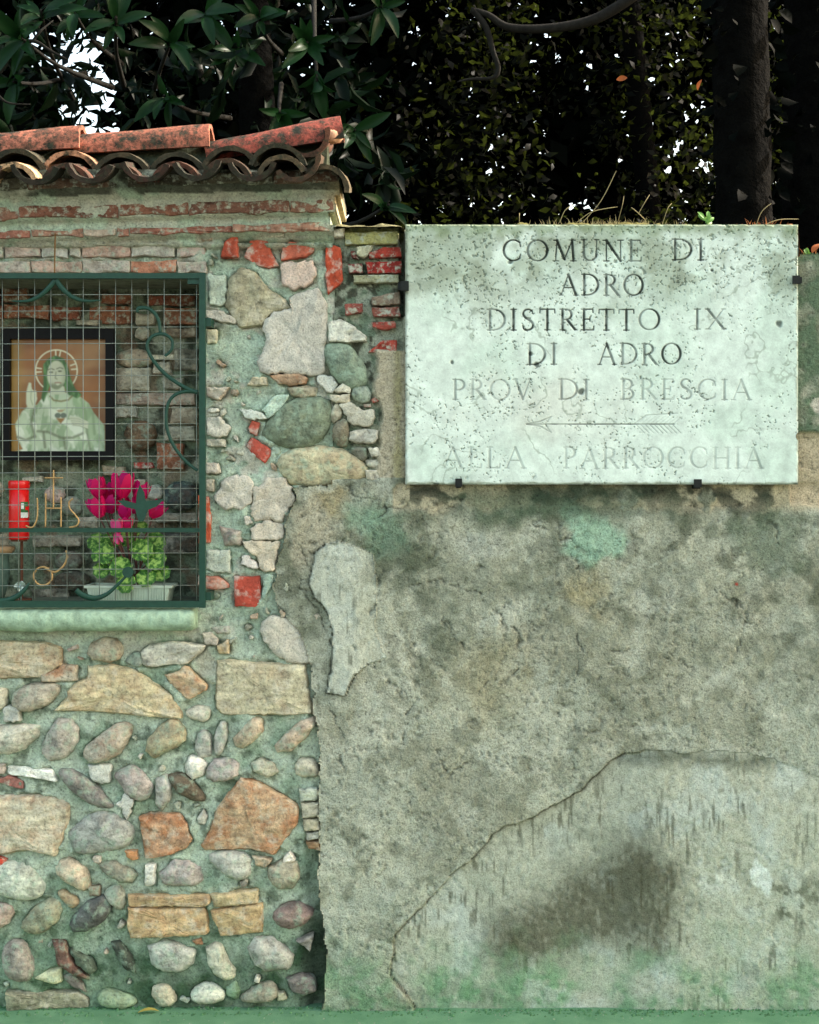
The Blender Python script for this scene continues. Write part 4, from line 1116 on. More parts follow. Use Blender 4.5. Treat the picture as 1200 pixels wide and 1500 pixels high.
GL = {
 'I': (.30, stem(.15)),
 'L': (.62, stem(.15) + [ln(.15, 0, .56, 0, TN), ln(.56, 0, .58, .2, TN)]),
 'H': (.88, stem(.15) + stem(.73) + [ln(.15, .5, .73, .5, TN)]),
 'T': (.72, [ln(.36, 0, .36, 1, TK), serif(.36, 0), ln(.04, 1, .68, 1, TN), ln(.04, 1, .03, .82, TN), ln(.68, 1, .69, .82, TN)]),
 'E': (.62, stem(.15) + [ln(.15, 1, .54, 1, TN), ln(.54, 1, .55, .84, TN), ln(.15, .52, .42, .52, TN), ln(.42, .42, .42, .62, TN), ln(.15, 0, .57, 0, TN), ln(.57, 0, .59, .18, TN)]),
 'D': (.88, stem(.15) + [arc(.30, .5, .50, .5, -90, 90), ln(.15, 1, .30, 1, TN), ln(.15, 0, .30, 0, TN)]),
 'P': (.64, stem(.15) + [arc(.28, .74, .28, .26, -90, 90), ln(.15, 1, .28, 1, TN), ln(.15, .48, .28, .48, TN)]),
 'B': (.68, stem(.15) + [arc(.28, .76, .24, .24, -90, 90), arc(.28, .26, .30, .26, -90, 90), ln(.15, 1, .28, 1, TN), ln(.15, .52, .28, .52, TN), ln(.15, 0, .28, 0, TN)]),
 'R': (.78, stem(.15) + [arc(.28, .75, .26, .25, -90, 90), ln(.15, 1, .28, 1, TN), ln(.15, .5, .28, .5, TN), ln(.34, .5, .70, .02, TK), ln(.68, .02, .78, 0, TN)]),
 'C': (.88, [arc(.48, .5, .42, .5, 48, 312), ln(.76, .87, .79, .68, TN), ln(.76, .13, .79, .30, TN)]),
 'O': (.98, [arc(.49, .5, .43, .5, 0, 360, n=30)]),
 'U': (.82, [ln(.15, 1, .15, .32, TK), serif(.15, 1), ln(.70, 1, .70, .32, TN), serif(.70, 1, .1), arc(.425, .32, .275, .32, 180, 360)]),
 'N': (.92, [ln(.15, 0, .15, 1, TN), serif(.15, 0), serif(.10, 1, .1), ln(.15, 1, .77, 0, TK), ln(.77, 0, .77, 1, TN), serif(.77, 1)]),
 'M': (1.06, [ln(.14, 0, .20, 1, TN), serif(.14, 0), serif(.14, 1, .08), ln(.20, 1, .53, .08, TK), ln(.53, .08, .86, 1, TN), ln(.86, 1, .92, 0, TK), serif(.92, 0), serif(.92, 1, .08)]),
 'A': (.86, [ln(.08, 0, .42, 1, TN), ln(.42, 1, .78, 0, TK), ln(.2, .36, .66, .36, TN), serif(.08, 0, .09), serif(.78, 0, .1)]),
 'V': (.84, [ln(.08, 1, .42, 0, TK), ln(.42, 0, .76, 1, TN), serif(.08, 1, .09), serif(.76, 1, .09)]),
 'X': (.84, [ln(.1, 1, .74, 0, TK), ln(.72, 1, .12, 0, TN), serif(.1, 1, .09), serif(.72, 1, .08), serif(.12, 0, .09), serif(.74, 0, .09)]),
}
sp_ = [(.52, .80), (.50, .92), (.34, 1.0), (.17, .93), (.12, .77), (.2, .62), (.34, .52), (.48, .40), (.55, .24), (.48, .07), (.32, 0), (.14, .06), (.10, .22)]
sp_ = [(p.x, p.y) for p in spline([(a, b, 0) for a, b in sp_], 4)]
GL['S'] = (.66, [(tuple(sp_), tuple(TN + (TK - TN) * math.sin(math.pi * i / (len(sp_) - 1)) ** 1.5 for i in range(len(sp_))))])
def word(s, x0, x1, ytop, ybot, depth):
    sp = .16; tot = sum(GL[c][0] for c in s) + sp * (len(s) - 1)
    h = ybot - ytop; kx = (x1 - x0) / tot; x = x0
    for c in s:
        w, strokes = GL[c]
        dd = depth * random.uniform(.8, 1.1)
        oy = random.uniform(-.6, .6)
        for pts, wd in strokes:
            draw([(x + px * kx, ybot + oy - py * h) for px, py in pts], [q * h for q in wd], dd)
        x += (w + sp) * kx
word('COMUNE', 735, 938, 354, 384, 1.0); word('DI', 981, 1029, 353, 383, .95)
word('ADRO', 818, 941, 404, 434, .95)
word('DISTRETTO', 712, 965, 455, 485, .9); word('IX', 1013, 1061, 455, 484, .65)
word('DI', 770, 815, 505, 535, .85); word('ADRO', 874, 996, 505, 535, .85)
word('PROV', 662, 778, 557, 586, .48); word('DI', 816, 862, 557, 586, .6); word('BRESCIA', 906, 1097, 557, 586, .48)
word('ALLA', 648, 769, 656, 686, .34); word('PARROCCHIA', 823, 1114, 656, 686, .34)
draw([(770, 622), (985, 622)], [.5, .7], .8)
draw([(770, 622), (790, 618), (806, 611)], [1.0, .9, .4], .5); draw([(770, 622), (790, 625), (806, 634)], [1.0, .9, .4], .5)
draw([(806, 611), (797, 622), (806, 634)], [.7, .7, .7], .4)
for i in range(9):
    x = 930 + i * 6.6
    draw([(x, 622), (x + 14, 611)], [.3, .25], .3); draw([(x, 623), (x + 12, 635)], [.45, .35], .5)
draw([(926, 622), (944, 609), (990, 606)], [.6, .6, .5], .4)
draw([(812, 530), (800, 560)], [.8, .8], 0.0)
wear = .72 + .38 * sstep(.35, .62, fbm(xx, yy, 18, 301, 4))
ink = np.clip(ink * np.clip(wear, 0, 1.1), 0, 1)
H = -ink * .0030 + (fbm(xx, yy, 60, 303, 3) - .5) * .0012
upg = 1 - sstep(400, 520, yy + (fbm(xx, yy, 90, 305, 4) - .5) * 220)
cq = np.ones(xx.shape + (3,)) * lin((222, 237, 224))
cq = lay(cq, (206, 226, 210), sstep(.45, .7, fbm(xx, yy, 70, 307, 5)) * .7)
cq = lay(cq, (166, 180, 160), sstep(.38, .62, fbm(xx, yy, 46, 309, 5)) * upg * .8)
cq = lay(cq, (150, 160, 138), sstep(.52, .7, fbm(xx, yy, 24, 311, 5)) * upg * .6)
cq = lay(cq, (220, 218, 204), blob(xx, yy, 800, 590, 110, 60, 313, .9, 50) * .45)
vein = np.abs(fbm(xx, yy, 64, 315, 5) - .5)
vm = (1 - sstep(.004, .014, vein)) * sstep(.45, .62, fbm(xx, yy, 60, 317, 3))
cq = lay(cq, (128, 142, 122), vm * .5)
pits = sstep(.73, .80, fbm(xx, yy, 2.8, 319, 2)) * sstep(.44, .62, fbm(xx, yy, 48, 321, 4) + upg * .14)
pits = np.maximum(pits, sstep(.70, .76, fbm(xx, yy, 5, 323, 3)) * (.06 + .94 * upg) * .8)
H -= pits * .003
cq = lay(cq, (84, 94, 78), pits * .7)
for bx_, by_, r_ in ((1138, 476, 4.5), (662, 532, 3), (785, 535, 4), (776, 520, 3), (1040, 398, 2.5), (747, 386, 3.5), (850, 575, 5)):
    m = 1 - sstep(.5, 1.3, np.hypot(xx - bx_, yy - by_) / r_ + (fbm(xx, yy, 6, 325, 2) - .5))
    H -= m * .004; cq = lay(cq, (50, 58, 48), m * .8)
ed = np.minimum.reduce([xx - 594, 1166 - xx, yy - 331, 709.5 - yy])
cq = lay(cq, (120, 140, 96), (1 - sstep(0, 22, yy - 331 + (fbm(xx, yy, 18, 327, 4) - .5) * 34)) * .6)
cq = lay(cq, (130, 132, 108), (1 - sstep(0, 5, ed + (fbm(xx, yy, 10, 329, 3) - .5) * 8)) * .55)
cq = lay(cq, (70, 76, 64), sstep(.62, .75, fbm(xx, yy, 16, 331, 3)) * (1 - sstep(0, 5, 709.5 - yy)) * .9)
H -= .005 * (1 - sstep(0, 2.5, ed + (fbm(xx, yy, 9, 333, 3) - .5) * 3))
cq = lay(cq, (24, 30, 24), np.clip(ink * 1.15, 0, 1) * .93)
FXq = (xx[:-1, :-1] + xx[1:, 1:]) / 2; FYq = (yy[:-1, :-1] + yy[1:, 1:]) / 2
mk = np.ones(FXq.shape, bool)
chip = np.hypot(FXq - 1166, (FYq - 640) * .7) < 4
mk &= ~chip
o = sheet('slab', QX, QY, H, -.030, mk, cq, M['marble'], None, back=.028); under(o, plaque)
def clamp(px, py, w, h, side):
    mb = MB(); a = P(px - w / 2, py + h / 2, -.036); b = P(px + w / 2, py - h / 2, -.036)
    mb.box((a.x, -.043, a.z), (b.x, -.034, b.z))
    if side == 'v': mb.box((a.x + .003, -.036, a.z - .004), (b.x - .003, .02, a.z + .006))
    else:
        s = -1 if side == 'l' else 1
        x = a.x if s < 0 else b.x
        mb.box((min(x, x + s * .008), -.036, a.z + .003), (max(x, x + s * .008), .03, b.z - .003))
    o = mb.build('clamp', M['blackiron']); under(o, plaque)
clamp(672, 707, 10, 12, 'v'); clamp(1022, 708, 11, 12, 'v'); clamp(593, 419, 12, 14, 'l'); clamp(1166, 410, 10, 12, 'r')

# ------------------------------------------------------------------ iron grate over the niche
grate = thing('iron_grate', 'green iron grate with wire mesh and scrolls closing the shrine niche', 'grate', P(80, 889, -.03))
GY = -.042
def gp(px, py, y=GY): return P(px, py, y)
def flatbar(name, px0, py0, px1, py1, y0, y1, mat=None):
    a = gp(px0, py1, (y0 + y1) / 2); b = gp(px1, py0, (y0 + y1) / 2)
    mb = MB(); mb.box((a.x, y0, a.z), (b.x, y1, b.z))
    return under(mb.build(name, mat or M['iron']), grate)
flatbar('frame_bar', -152, 400.5, 292.5, 408.5, GY - .012, GY + .008)
flatbar('frame_bar', 292.5, 400, 301.5, 890, GY - .012, GY + .008)
flatbar('frame_bar', -152, 880, 292.5, 889.5, GY - .012, GY + .008)
flatbar('frame_bar', -160, 400, -152, 890, GY - .012, GY + .008)
flatbar('crossbar', -152, 773.5, 292.5, 779.5, GY - .008, GY + .004)
flatbar('corner_plate', 275, 408.5, 292.5, 416, GY - .006, GY - .002)
for py in (474, 872): flatbar('hinge', 301.5, py - 6, 312, py + 6, GY - .004, .03)
wy = GY + .010
for i in range(19):
    px = 3.5 + 23.72 * (i - 6)
    if px > 292: continue
    mb = MB(); mb.tube([gp(px, 409, wy), gp(px + random.uniform(-.6, .6), 640, wy), gp(px, 881, wy)], .0011, 6)
    under(mb.build('wire', M['wire'], None, True), grate)
for i in range(19):
    py = 432 + 23.65 * i
    if py > 878: continue
    mb = MB(); mb.tube([gp(-152, py + 1.5, wy + .0027), gp(80, py + random.uniform(-.5, .5), wy + .0027), gp(293, py - .5, wy + .0027)], .0011, 6)
    under(mb.build('wire', M['wire'], None, True), grate)
def scroll(pts, rad, name='scroll', mat=None, y=GY - .004, flat=.45, n=7):
    sp = spline([gp(a, b, y) for a, b in pts], n)
    mb = MB(); 
    rr = rad if not hasattr(rad, '__len__') else list(np.interp(np.linspace(0, 1, len(sp)), np.linspace(0, 1, len(rad)), rad))
    mb.tube(sp, rr, 8, flat)
    return under(mb.build(name, mat or M['iron'], None, True), grate)
z = lambda ox, oy, k, pts: [(ox + a / k, oy + b / k) for a, b in pts]
scroll(z(0, 380, 4.69, [(380, 140), (340, 190), (280, 245), (210, 280), (140, 288), (80, 285)]), [.008, .0075, .006, .004, .0015])
scroll(z(0, 380, 4.69, [(385, 140), (420, 190), (480, 245), (550, 278), (620, 285), (690, 280)]), [.008, .0075, .006, .004, .0015])
K = 4.6875
scroll(z(150, 380, K, [(240, 365), (250, 335), (310, 335), (360, 370), (390, 430), (398, 500)]), [.0035, .006, .005, .0055, .005, .0045])
scroll(z(150, 380, K, [(430, 665), (475, 620), (480, 560), (440, 520), (390, 512), (335, 535), (308, 590), (325, 650), (370, 720), (430, 785), (510, 845), (600, 895), (655, 912)]), [.004, .0045, .005, .005, .0055, .0055, .006])
scroll(z(150, 380, K, [(655, 912), (580, 905), (500, 930), (455, 985), (438, 1070), (445, 1160), (480, 1260), (540, 1350), (600, 1410), (655, 1450)]), [.0045, .005, .005, .005, .005, .0045])
q = 4.615
scroll(z(0, 680, q, [(515, 850), (560, 885), (640, 905), (720, 880), (790, 820), (850, 760)]), [.0075, .0085, .0075, .006, .0045, .0035])
for ctr, r_ in (((866, 730), 9.0 * S),):
    mb = MB(); cc_ = gp(ctr[0] / q, 680 + ctr[1] / q, GY - .004)
    mb.tube([cc_ + Vector((0, -.004, 0)), cc_ + Vector((0, .004, 0))], r_ * .9, 14)
    under(mb.build('rosette', M['iron']), grate)
scroll(z(0, 680, q, [(-60, 905), (20, 925), (100, 900), (165, 850), (200, 800)]), [.007, .0085, .008, .006, .002])
def leafplate(pts, y=GY - .006, th=.003):
    mb = MB(); n = len(pts)
    v = [gp(a, b, y) for a, b in pts]; v2 = [p + Vector((0, th, 0)) for p in v]
    mb.add(v + v2, [tuple(range(n)), tuple(range(2 * n - 1, n - 1, -1))] + [(i, i + n, (i + 1) % n + n, (i + 1) % n) for i in range(n)])
    return under(mb.build('leaf_plate', M['iron']), grate)
leafplate(z(0, 680, q, [(945, 140), (975, 190), (985, 250), (1060, 240), (1110, 235), (1060, 285), (1000, 310), (985, 350), (970, 385), (940, 390), (925, 350), (915, 305), (850, 290), (790, 245), (850, 245), (920, 265), (925, 200)]))
# JHS letters with cross, ring and arc of brass wire
br = M['brass']; BW = .0023
scroll(z(0, 640, 3.75, [(205, 335), (207, 400), (203, 450), (185, 490), (165, 497), (142, 488)]), BW, 'letter', br, GY - .012, 1)
scroll(z(0, 640, 3.75, [(252, 310), (251, 400), (250, 495)]), BW, 'letter', br, GY - .012, 1)
scroll(z(0, 640, 3.75, [(335, 330), (336, 400), (335, 495)]), BW, 'letter', br, GY - .012, 1)
scroll(z(0, 640, 3.75, [(252, 392), (335, 392)]), BW, 'letter', br, GY - .013, 1)
scroll(z(0, 640, 3.75, [(295, 182), (294, 290), (294, 390)]), BW, 'cross', br, GY - .013, 1)
scroll(z(0, 640, 3.75, [(246, 225), (346, 225)]), BW, 'cross', br, GY - .0155, 1)
scroll(z(0, 640, 3.75, [(400, 338), (380, 360), (385, 395), (415, 430), (433, 460), (420, 488), (380, 497)]), BW, 'letter', br, GY - .012, 1)
ringp = [(63 + 13.5 * math.cos(R(a)) * 1.0, 844 - 13.5 * math.sin(R(a))) for a in range(-40, 321, 24)]
scroll(ringp, .003, 'ring', br, GY + .016, 1, 3)
scroll([(97, 806), (98, 818), (92, 830), (80, 838), (66, 832)], .003, 'scroll', br, GY + .016, 1)
scroll([(81, 342), (80.5, 370), (80, 400)], .0022, 'hanging_wire', M['rust'], -.045, 1)

# ------------------------------------------------------------------ framed print in the niche
FY0 = .205
def fp(px, py, y=FY0): return P(px, py, y)
pic = thing('framed_print', 'black framed devotional print of a haloed robed figure inside the niche', 'picture', fp(86, 674))
mb = MB()
a, b = fp(4, 674), fp(168, 482); ia, ib = fp(16.5, 661), fp(156, 497)
d0, d1 = FY0 - .016, FY0 + .012
mbs = [((a.x, d0, ib.z), (b.x, d1, b.z)), ((a.x, d0, a.z), (b.x, d1, ia.z)), ((a.x, d0, ia.z), (ia.x, d1, ib.z)), ((ib.x, d0, ia.z), (b.x, d1, ib.z))]
for p0, p1 in mbs:
    mb = MB(); mb.box(p0, p1); under(mb.build('frame_bar', M['frame']), pic)
gx = np.linspace(14, 158, 220); gy = np.linspace(495, 663, 256)
xx, yy = np.meshgrid(gx, gy)
zx, zy = xx * 4.69, (yy - 380) * 4.69       # drawing coordinates
def soft(m, r=1): return boxblur(m.astype(float), r, 1)
pcol = np.ones(xx.shape + (3,)) * lin((150, 98, 52))
pcol = lay(pcol, (118, 72, 40), sstep(.3, .75, fbm(zx * .6, zy, 160, 401, 3)) * .7)
pcol = lay(pcol, (176, 138, 92), sstep(.4, .8, fbm(zx * .6, zy, 140, 403, 3)) * .5)
pcol = lay(pcol, (168, 140, 66), (1 - sstep(80, 200, zx)) * .6)
halo = np.abs(np.hypot(zx - 388, zy - 765) - 143)
pcol = lay(pcol, (226, 224, 190), (1 - sstep(2, 6, halo)) * (zy < 880))
for an in (78, 92, 20, 5, 172, 184):
    d = segdist(zx, zy, [(388 + 104 * math.cos(R(an)), 765 - 104 * math.sin(R(an))), (388 + 141 * math.cos(R(an)), 765 - 141 * math.sin(R(an)))])
    pcol = lay(pcol, (226, 224, 190), 1 - sstep(2, 6, d))
RB = [(330, 915), (480, 915), (560, 950), (610, 990), (640, 1050), (715, 1140), (722, 1330), (80, 1330), (160, 1305), (120, 1230), (105, 1130), (150, 1050), (190, 1010), (255, 1000), (290, 955)]
robe = soft(inpoly(zx, zy, RB))
pcol = lay(pcol, (190, 206, 172), robe)
fold = sstep(.5, .66, fbm(zx * 1.6 + zy * .4, zy * .6, 60, 405, 4))
pcol = lay(pcol, (138, 164, 124), robe * fold * .8)
pcol = lay(pcol, (222, 230, 206), robe * sstep(.54, .68, fbm(zx * 1.4 - zy * .5, zy, 70, 409, 3)) * .9)
for f_ in ([(260, 1180), (330, 1185), (420, 1225), (500, 1225), (570, 1195)], [(240, 1020), (215, 1120), (240, 1220)], [(560, 960), (590, 1060), (600, 1180), (620, 1300)], [(120, 1220), (180, 1240), (240, 1215)], [(440, 1230), (450, 1300)], [(300, 1190), (310, 1290)], [(640, 1060), (650, 1200)]):
    d = segdist(zx, zy, f_); pcol = lay(pcol, (104, 112, 84), (1 - sstep(2, 16, d)) * .75)
pcol = lay(pcol, (150, 178, 132), soft(inpoly(zx, zy, [(480, 930), (560, 950), (610, 1000), (660, 1080), (720, 1140), (720, 1300), (620, 1290), (590, 1130), (540, 1030)])) * .6)
HR = [(300, 720), (330, 680), (385, 660), (440, 680), (470, 740), (490, 830), (520, 890), (565, 930), (530, 955), (470, 930), (440, 870), (340, 870), (325, 920), (300, 985), (283, 950), (300, 860), (298, 790)]
hair = soft(inpoly(zx, zy, HR))
pcol = lay(pcol, (66, 104, 58), hair); pcol = lay(pcol, (104, 150, 88), hair * sstep(.5, .64, fbm(zx * 2, zy * .5, 30, 413, 3)) * .8)
face = 1 - sstep(.88, 1.02, np.hypot((zx - 388) / 66, (zy - 795) / 104))
pcol = lay(pcol, (204, 208, 178), face); pcol = lay(pcol, (150, 162, 124), face * sstep(400, 455, zx) * .6)
pcol = lay(pcol, (198, 206, 176), soft(inpoly(zx, zy, [(350, 870), (440, 870), (450, 925), (345, 930)])))
pcol = lay(pcol, (96, 110, 72), face * sstep(835, 870, zy) * .75 * (np.hypot(zx - 398, zy - 850) > 15))
for ex_, ey in ((352, 775), (412, 768)):
    pcol = lay(pcol, (58, 64, 44), (1 - sstep(.5, 1.1, np.hypot((zx - ex_) / 18, (zy - ey) / 8))) * .85)
    pcol = lay(pcol, (74, 80, 56), (1 - sstep(2, 7, segdist(zx, zy, [(ex_ - 22, ey - 16), (ex_, ey - 25), (ex_ + 20, ey - 18)]))) * .7)
pcol = lay(pcol, (110, 118, 88), (1 - sstep(2, 8, segdist(zx, zy, [(385, 775), (380, 815), (392, 822)]))) * .6)
pcol = lay(pcol, (140, 84, 66), (1 - sstep(2, 8, segdist(zx, zy, [(380, 848), (400, 845), (418, 848)]))) * .7)
pcol = lay(pcol, (128, 118, 74), (1 - sstep(4, 9, segdist(zx, zy, [(345, 940), (370, 968), (420, 975), (470, 965), (495, 940)]))) * .85)
HD = [(183, 1000), (180, 920), (190, 880), (200, 845), (214, 850), (218, 890), (235, 905), (250, 900), (255, 960), (232, 1025), (200, 1030)]
pcol = lay(pcol, (208, 214, 182), soft(inpoly(zx, zy, HD)))
pcol = lay(pcol, (130, 146, 108), (1 - sstep(1, 5, segdist(zx, zy, [(215, 900), (212, 960), (225, 1000)]))) * .7)
for i in range(4):
    pcol = lay(pcol, (206, 212, 182), 1 - sstep(5, 9, segdist(zx, zy, [(480 + i * 6, 1085 + i * 16), (540, 1090 + i * 15), (600, 1120 + i * 12)])))
    pcol = lay(pcol, (112, 126, 92), (1 - sstep(1, 4, segdist(zx, zy, [(484 + i * 6, 1093 + i * 16), (545, 1098 + i * 15), (600, 1128 + i * 12)]))) * .7)
hrt = np.minimum(np.hypot((zx - 398) / 26, (zy - 1072) / 22), np.hypot((zx - 436) / 26, (zy - 1072) / 22))
pcol = lay(pcol, (104, 116, 100), (1 - sstep(.7, 1.0, hrt)))
pcol = lay(pcol, (150, 112, 60), soft(inpoly(zx, zy, [(385, 1092), (450, 1092), (418, 1130)])))
pcol = lay(pcol, (150, 112, 60), soft(inpoly(zx, zy, [(385, 1035), (450, 1030), (425, 1050), (405, 1052)])) * .8)
for ch in range(3): pcol[..., ch] = boxblur(pcol[..., ch], 1, 1)
shade = .82 + .36 * fbm(zx, zy, 120, 417, 3)
pcol = pcol * shade[..., None]
k = (CD + FY0 + .004) / CD
V = np.stack([(xx - 600) * S * k, np.full(xx.shape, FY0 + .004), EYE + (705 - yy) * S * k], -1).reshape(-1, 3)
idx = np.arange(xx.size).reshape(xx.shape)
F = np.stack([idx[:-1, :-1], idx[1:, :-1], idx[1:, 1:], idx[:-1, 1:]], -1).reshape(-1, 4)
under(link('print', fastmesh('print', V, F, True, pcol.reshape(-1, 3)), M['print']), pic)

# ------------------------------------------------------------------ things standing in the niche
NF = z0 + .004      # niche floor height
# votive candle on a rod
CY = .085
can = thing('votive_candle', 'red plastic votive candle with a small printed label standing behind the grate', 'candle', P(28, 790, CY))
a = P(13, 790, CY); b = P(43, 704, CY); c = (a + b) / 2; rr = (b.x - a.x) / 2; hh = b.z - a.z
mb = MB(); mb.lathe([(rr * .93, 0), (rr * .98, .004), (rr * .96, hh * .5), (rr * .94, hh * .86)], (c.x, CY, a.z), 28)
candle_body = under(mb.build('body', M['redplastic'], None, True), can)
mb = MB(); mb.lathe([(rr * .97, hh * .862), (rr * 1.02, hh * .87), (rr * 1.02, hh * .97), (rr * .96, hh), (rr * .2, hh)], (c.x, CY, a.z), 28)
under(mb.build('lid', M['redplastic'], None, True), can)
def labelpatch(u0, u1, z0_, z1_, mat, off):
    mb = MB(); n = 6; V = []
    for i in range(n + 1):
        an = R(u0 + (u1 - u0) * i / n)
        for zz_ in (z0_, z1_): V.append((c.x + (rr + off) * math.cos(an), CY + (rr + off) * math.sin(an), a.z + zz_))
    mb.add(V, [(2 * i, 2 * i + 2, 2 * i + 3, 2 * i + 1) for i in range(n)])
    mb.build('label', mat, candle_body, True)
labelpatch(-66, -18, hh * .37, hh * .64, M['greenink'], .0006)
labelpatch(-66, -18, hh * .37, hh * .46, M['white'], .0012)
labelpatch(-40, -18, hh * .50, hh * .56, M['redplastic'], .0012)
labelpatch(-64, -48, hh * .52, hh * .62, M['white'], .0012)
mb = MB(); mb.tube([(c.x + .008, CY, NF), (c.x + .008, CY, a.z + .002)], .0045, 8); mb.tube([(c.x + .008, CY, NF), (c.x + .008, CY, NF + .008)], .03, 16); mb.tube([(c.x, CY, a.z - .006), (c.x, CY, a.z)], rr * .8, 16)
st_ = mb.build('candle_stand', mat_plain('rusty iron', C(96, 62, 44), .8, .2, .3, 50), None)
tag(st_, 'thin rusty rod stand under the red votive candle', 'stand')
# vase at the left edge
VY = .10
vc = P(-10, 850, VY)
vz = thing('vase', 'grey green vase with a tan rim at the left edge of the niche', 'vase', (vc.x, VY, NF))
hv = P(0, 800, VY).z - NF
mb = MB(); mb.lathe([(.030, 0), (.040, hv * .2), (.050, hv * .5), (.046, hv * .78), (.050, hv * .86)], (vc.x, VY, NF), 26)
under(mb.build('body', M['vase'], None, True), vz)
mb = MB(); mb.lathe([(.052, hv * .862), (.062, hv * .90), (.066, hv * .96), (.062, hv), (.048, hv), (.044, hv * .93)], (vc.x, VY, NF), 26)
under(mb.build('rim', M['vaserim'], None, True), vz)
# small silver artificial flower
FLc = P(30, 858, .03)
fl = thing('artificial_flower', 'small crumpled silver white artificial flower low behind the grate', 'flower', (FLc.x, .03, NF))
for i in range(12):
    a_ = i * 2.4; d = Vector((math.cos(a_) * .8, -.5 + .2 * math.sin(i), math.sin(a_) * .8)).normalized()
    u = d.cross(Vector((.2, .9, .3))).normalized(); L = random.uniform(.014, .022); w = L * .5
    base_ = FLc + Vector((random.uniform(-.006, .006), 0, random.uniform(-.006, .006)))
    n_ = d.cross(u)
    mb = MB(); mb.add([base_, base_ + d * L * .5 + u * w, base_ + d * L + n_ * .005, base_ + d * L * .5 - u * w, base_ + d * L * .5 + n_ * .006], [(0, 1, 4), (1, 2, 4), (2, 3, 4), (3, 0, 4)])
    under(mb.build('petal', M['foil']), fl)
mb = MB(); mb.tube([(FLc.x, .034, NF), (FLc.x + .004, .034, FLc.z)], .002, 6); under(mb.build('stem', M['vase']), fl)
# cyclamen
QY_ = .07
cyc = thing('potted_cyclamen', 'magenta cyclamen with lime marbled leaves in a pale oblong planter', 'plant', (P(190, 880, QY_).x, QY_, NF))
a = P(128, 882, QY_ - .03); b = P(252, 858, QY_ - .03); ph = P(0, 857, QY_ - .04).z - NF
mb = MB(); cx = (a.x + b.x) / 2; hw = (b.x - a.x) / 2
ring = lambda s, z_: [(cx + sx * hw * s, QY_ + sy * .055 * s, NF + z_) for sx, sy in ((-1, -1), (1, -1), (1, 1), (-1, 1))]
lv = [ring(.90, 0), ring(.97, ph - .008), ring(1.03, ph - .008), ring(1.03, ph), ring(.96, ph), ring(.94, ph - .015)]
V = [v for l in lv for v in l]
mb.add(V, [(l * 4 + i, l * 4 + (i + 1) % 4, (l + 1) * 4 + (i + 1) % 4, (l + 1) * 4 + i) for l in range(5) for i in range(4)] + [(3, 2, 1, 0)])
for i in range(30):
    x = cx - hw * .88 + i * hw * 1.76 / 29
    mb.box((x - .0012, QY_ - .0555, NF + .003), (x + .0012, QY_ - .050, NF + ph - .010))
planter = under(mb.build('planter', M['planter']), cyc)
mb = MB(); mb.add(ring(.935, ph - .012), [(0, 1, 2, 3)]); mb.build('soil', M['soil'], planter)
def cleaf(px, py, y, r, yaw, pit):
    c = P(px, py, y); N = 26; V = [(0, 0, 0)]; F = []
    for ringi, (s, h_) in enumerate(((.5, .10), (1.0, .02))):
        for i in range(N):
            an = 2 * math.pi * i / N
            rr = r * s * (1 + .06 * math.cos(an * 9) * ringi) * (1 - .45 * math.exp(-((an - math.pi) / .28) ** 2)) * (1 + .08 * math.cos(an))
            V.append((rr * math.cos(an), rr * math.sin(an), r * (h_ + .10 * math.sin(an * 2 + yaw) * s + .03 * math.sin(an * 5) * ringi)))
    F = [(0, 1 + i, 1 + (i + 1) % N) for i in range(N)] + [(1 + i, 1 + N + i, 1 + N + (i + 1) % N, 1 + (i + 1) % N) for i in range(N)]
    o = link('leaf', pymesh('leaf', V, F, True), M['cycleaf'])
    o.matrix_world = Matrix.Translation(c) @ Matrix.Rotation(R(pit), 4, 'X') @ Matrix.Rotation(yaw, 4, 'Z')
    mw = o.matrix_world.copy(); o.parent = cyc; o.matrix_basis = Matrix.Translation(-cyc.location) @ mw
    mb = MB(); mb.tube(spline([(cx + random.uniform(-.05, .05), QY_, NF + ph - .02), (c + Vector((cx, QY_, NF + ph))) / 2 + Vector((0, .01, .01)), c], 4), .002, 6)
    under(mb.build('stem', M['stem'], None, True), cyc)
for l in [(150, 813, .03, .034, 1.2, 68), (178, 832, .01, .034, 2.4, 58), (205, 806, .02, .036, 0.4, 62), (226, 818, .03, .034, 5.6, 66), (215, 845, .02, .030, 4.4, 60), (163, 792, .06, .032, 1.0, 50),
          (143, 795, .07, .030, 2.2, 60), (190, 788, .08, .034, 3.2, 45), (225, 795, .07, .034, .6, 58), (186, 855, .0, .030, 2.9, 70), (168, 826, .05, .03, .2, 55), (236, 838, .05, .028, 5.0, 60), (205, 776, .10, .032, 2, 40), (150, 835, .04, .026, 3.6, 62)]:
    cleaf(*l)
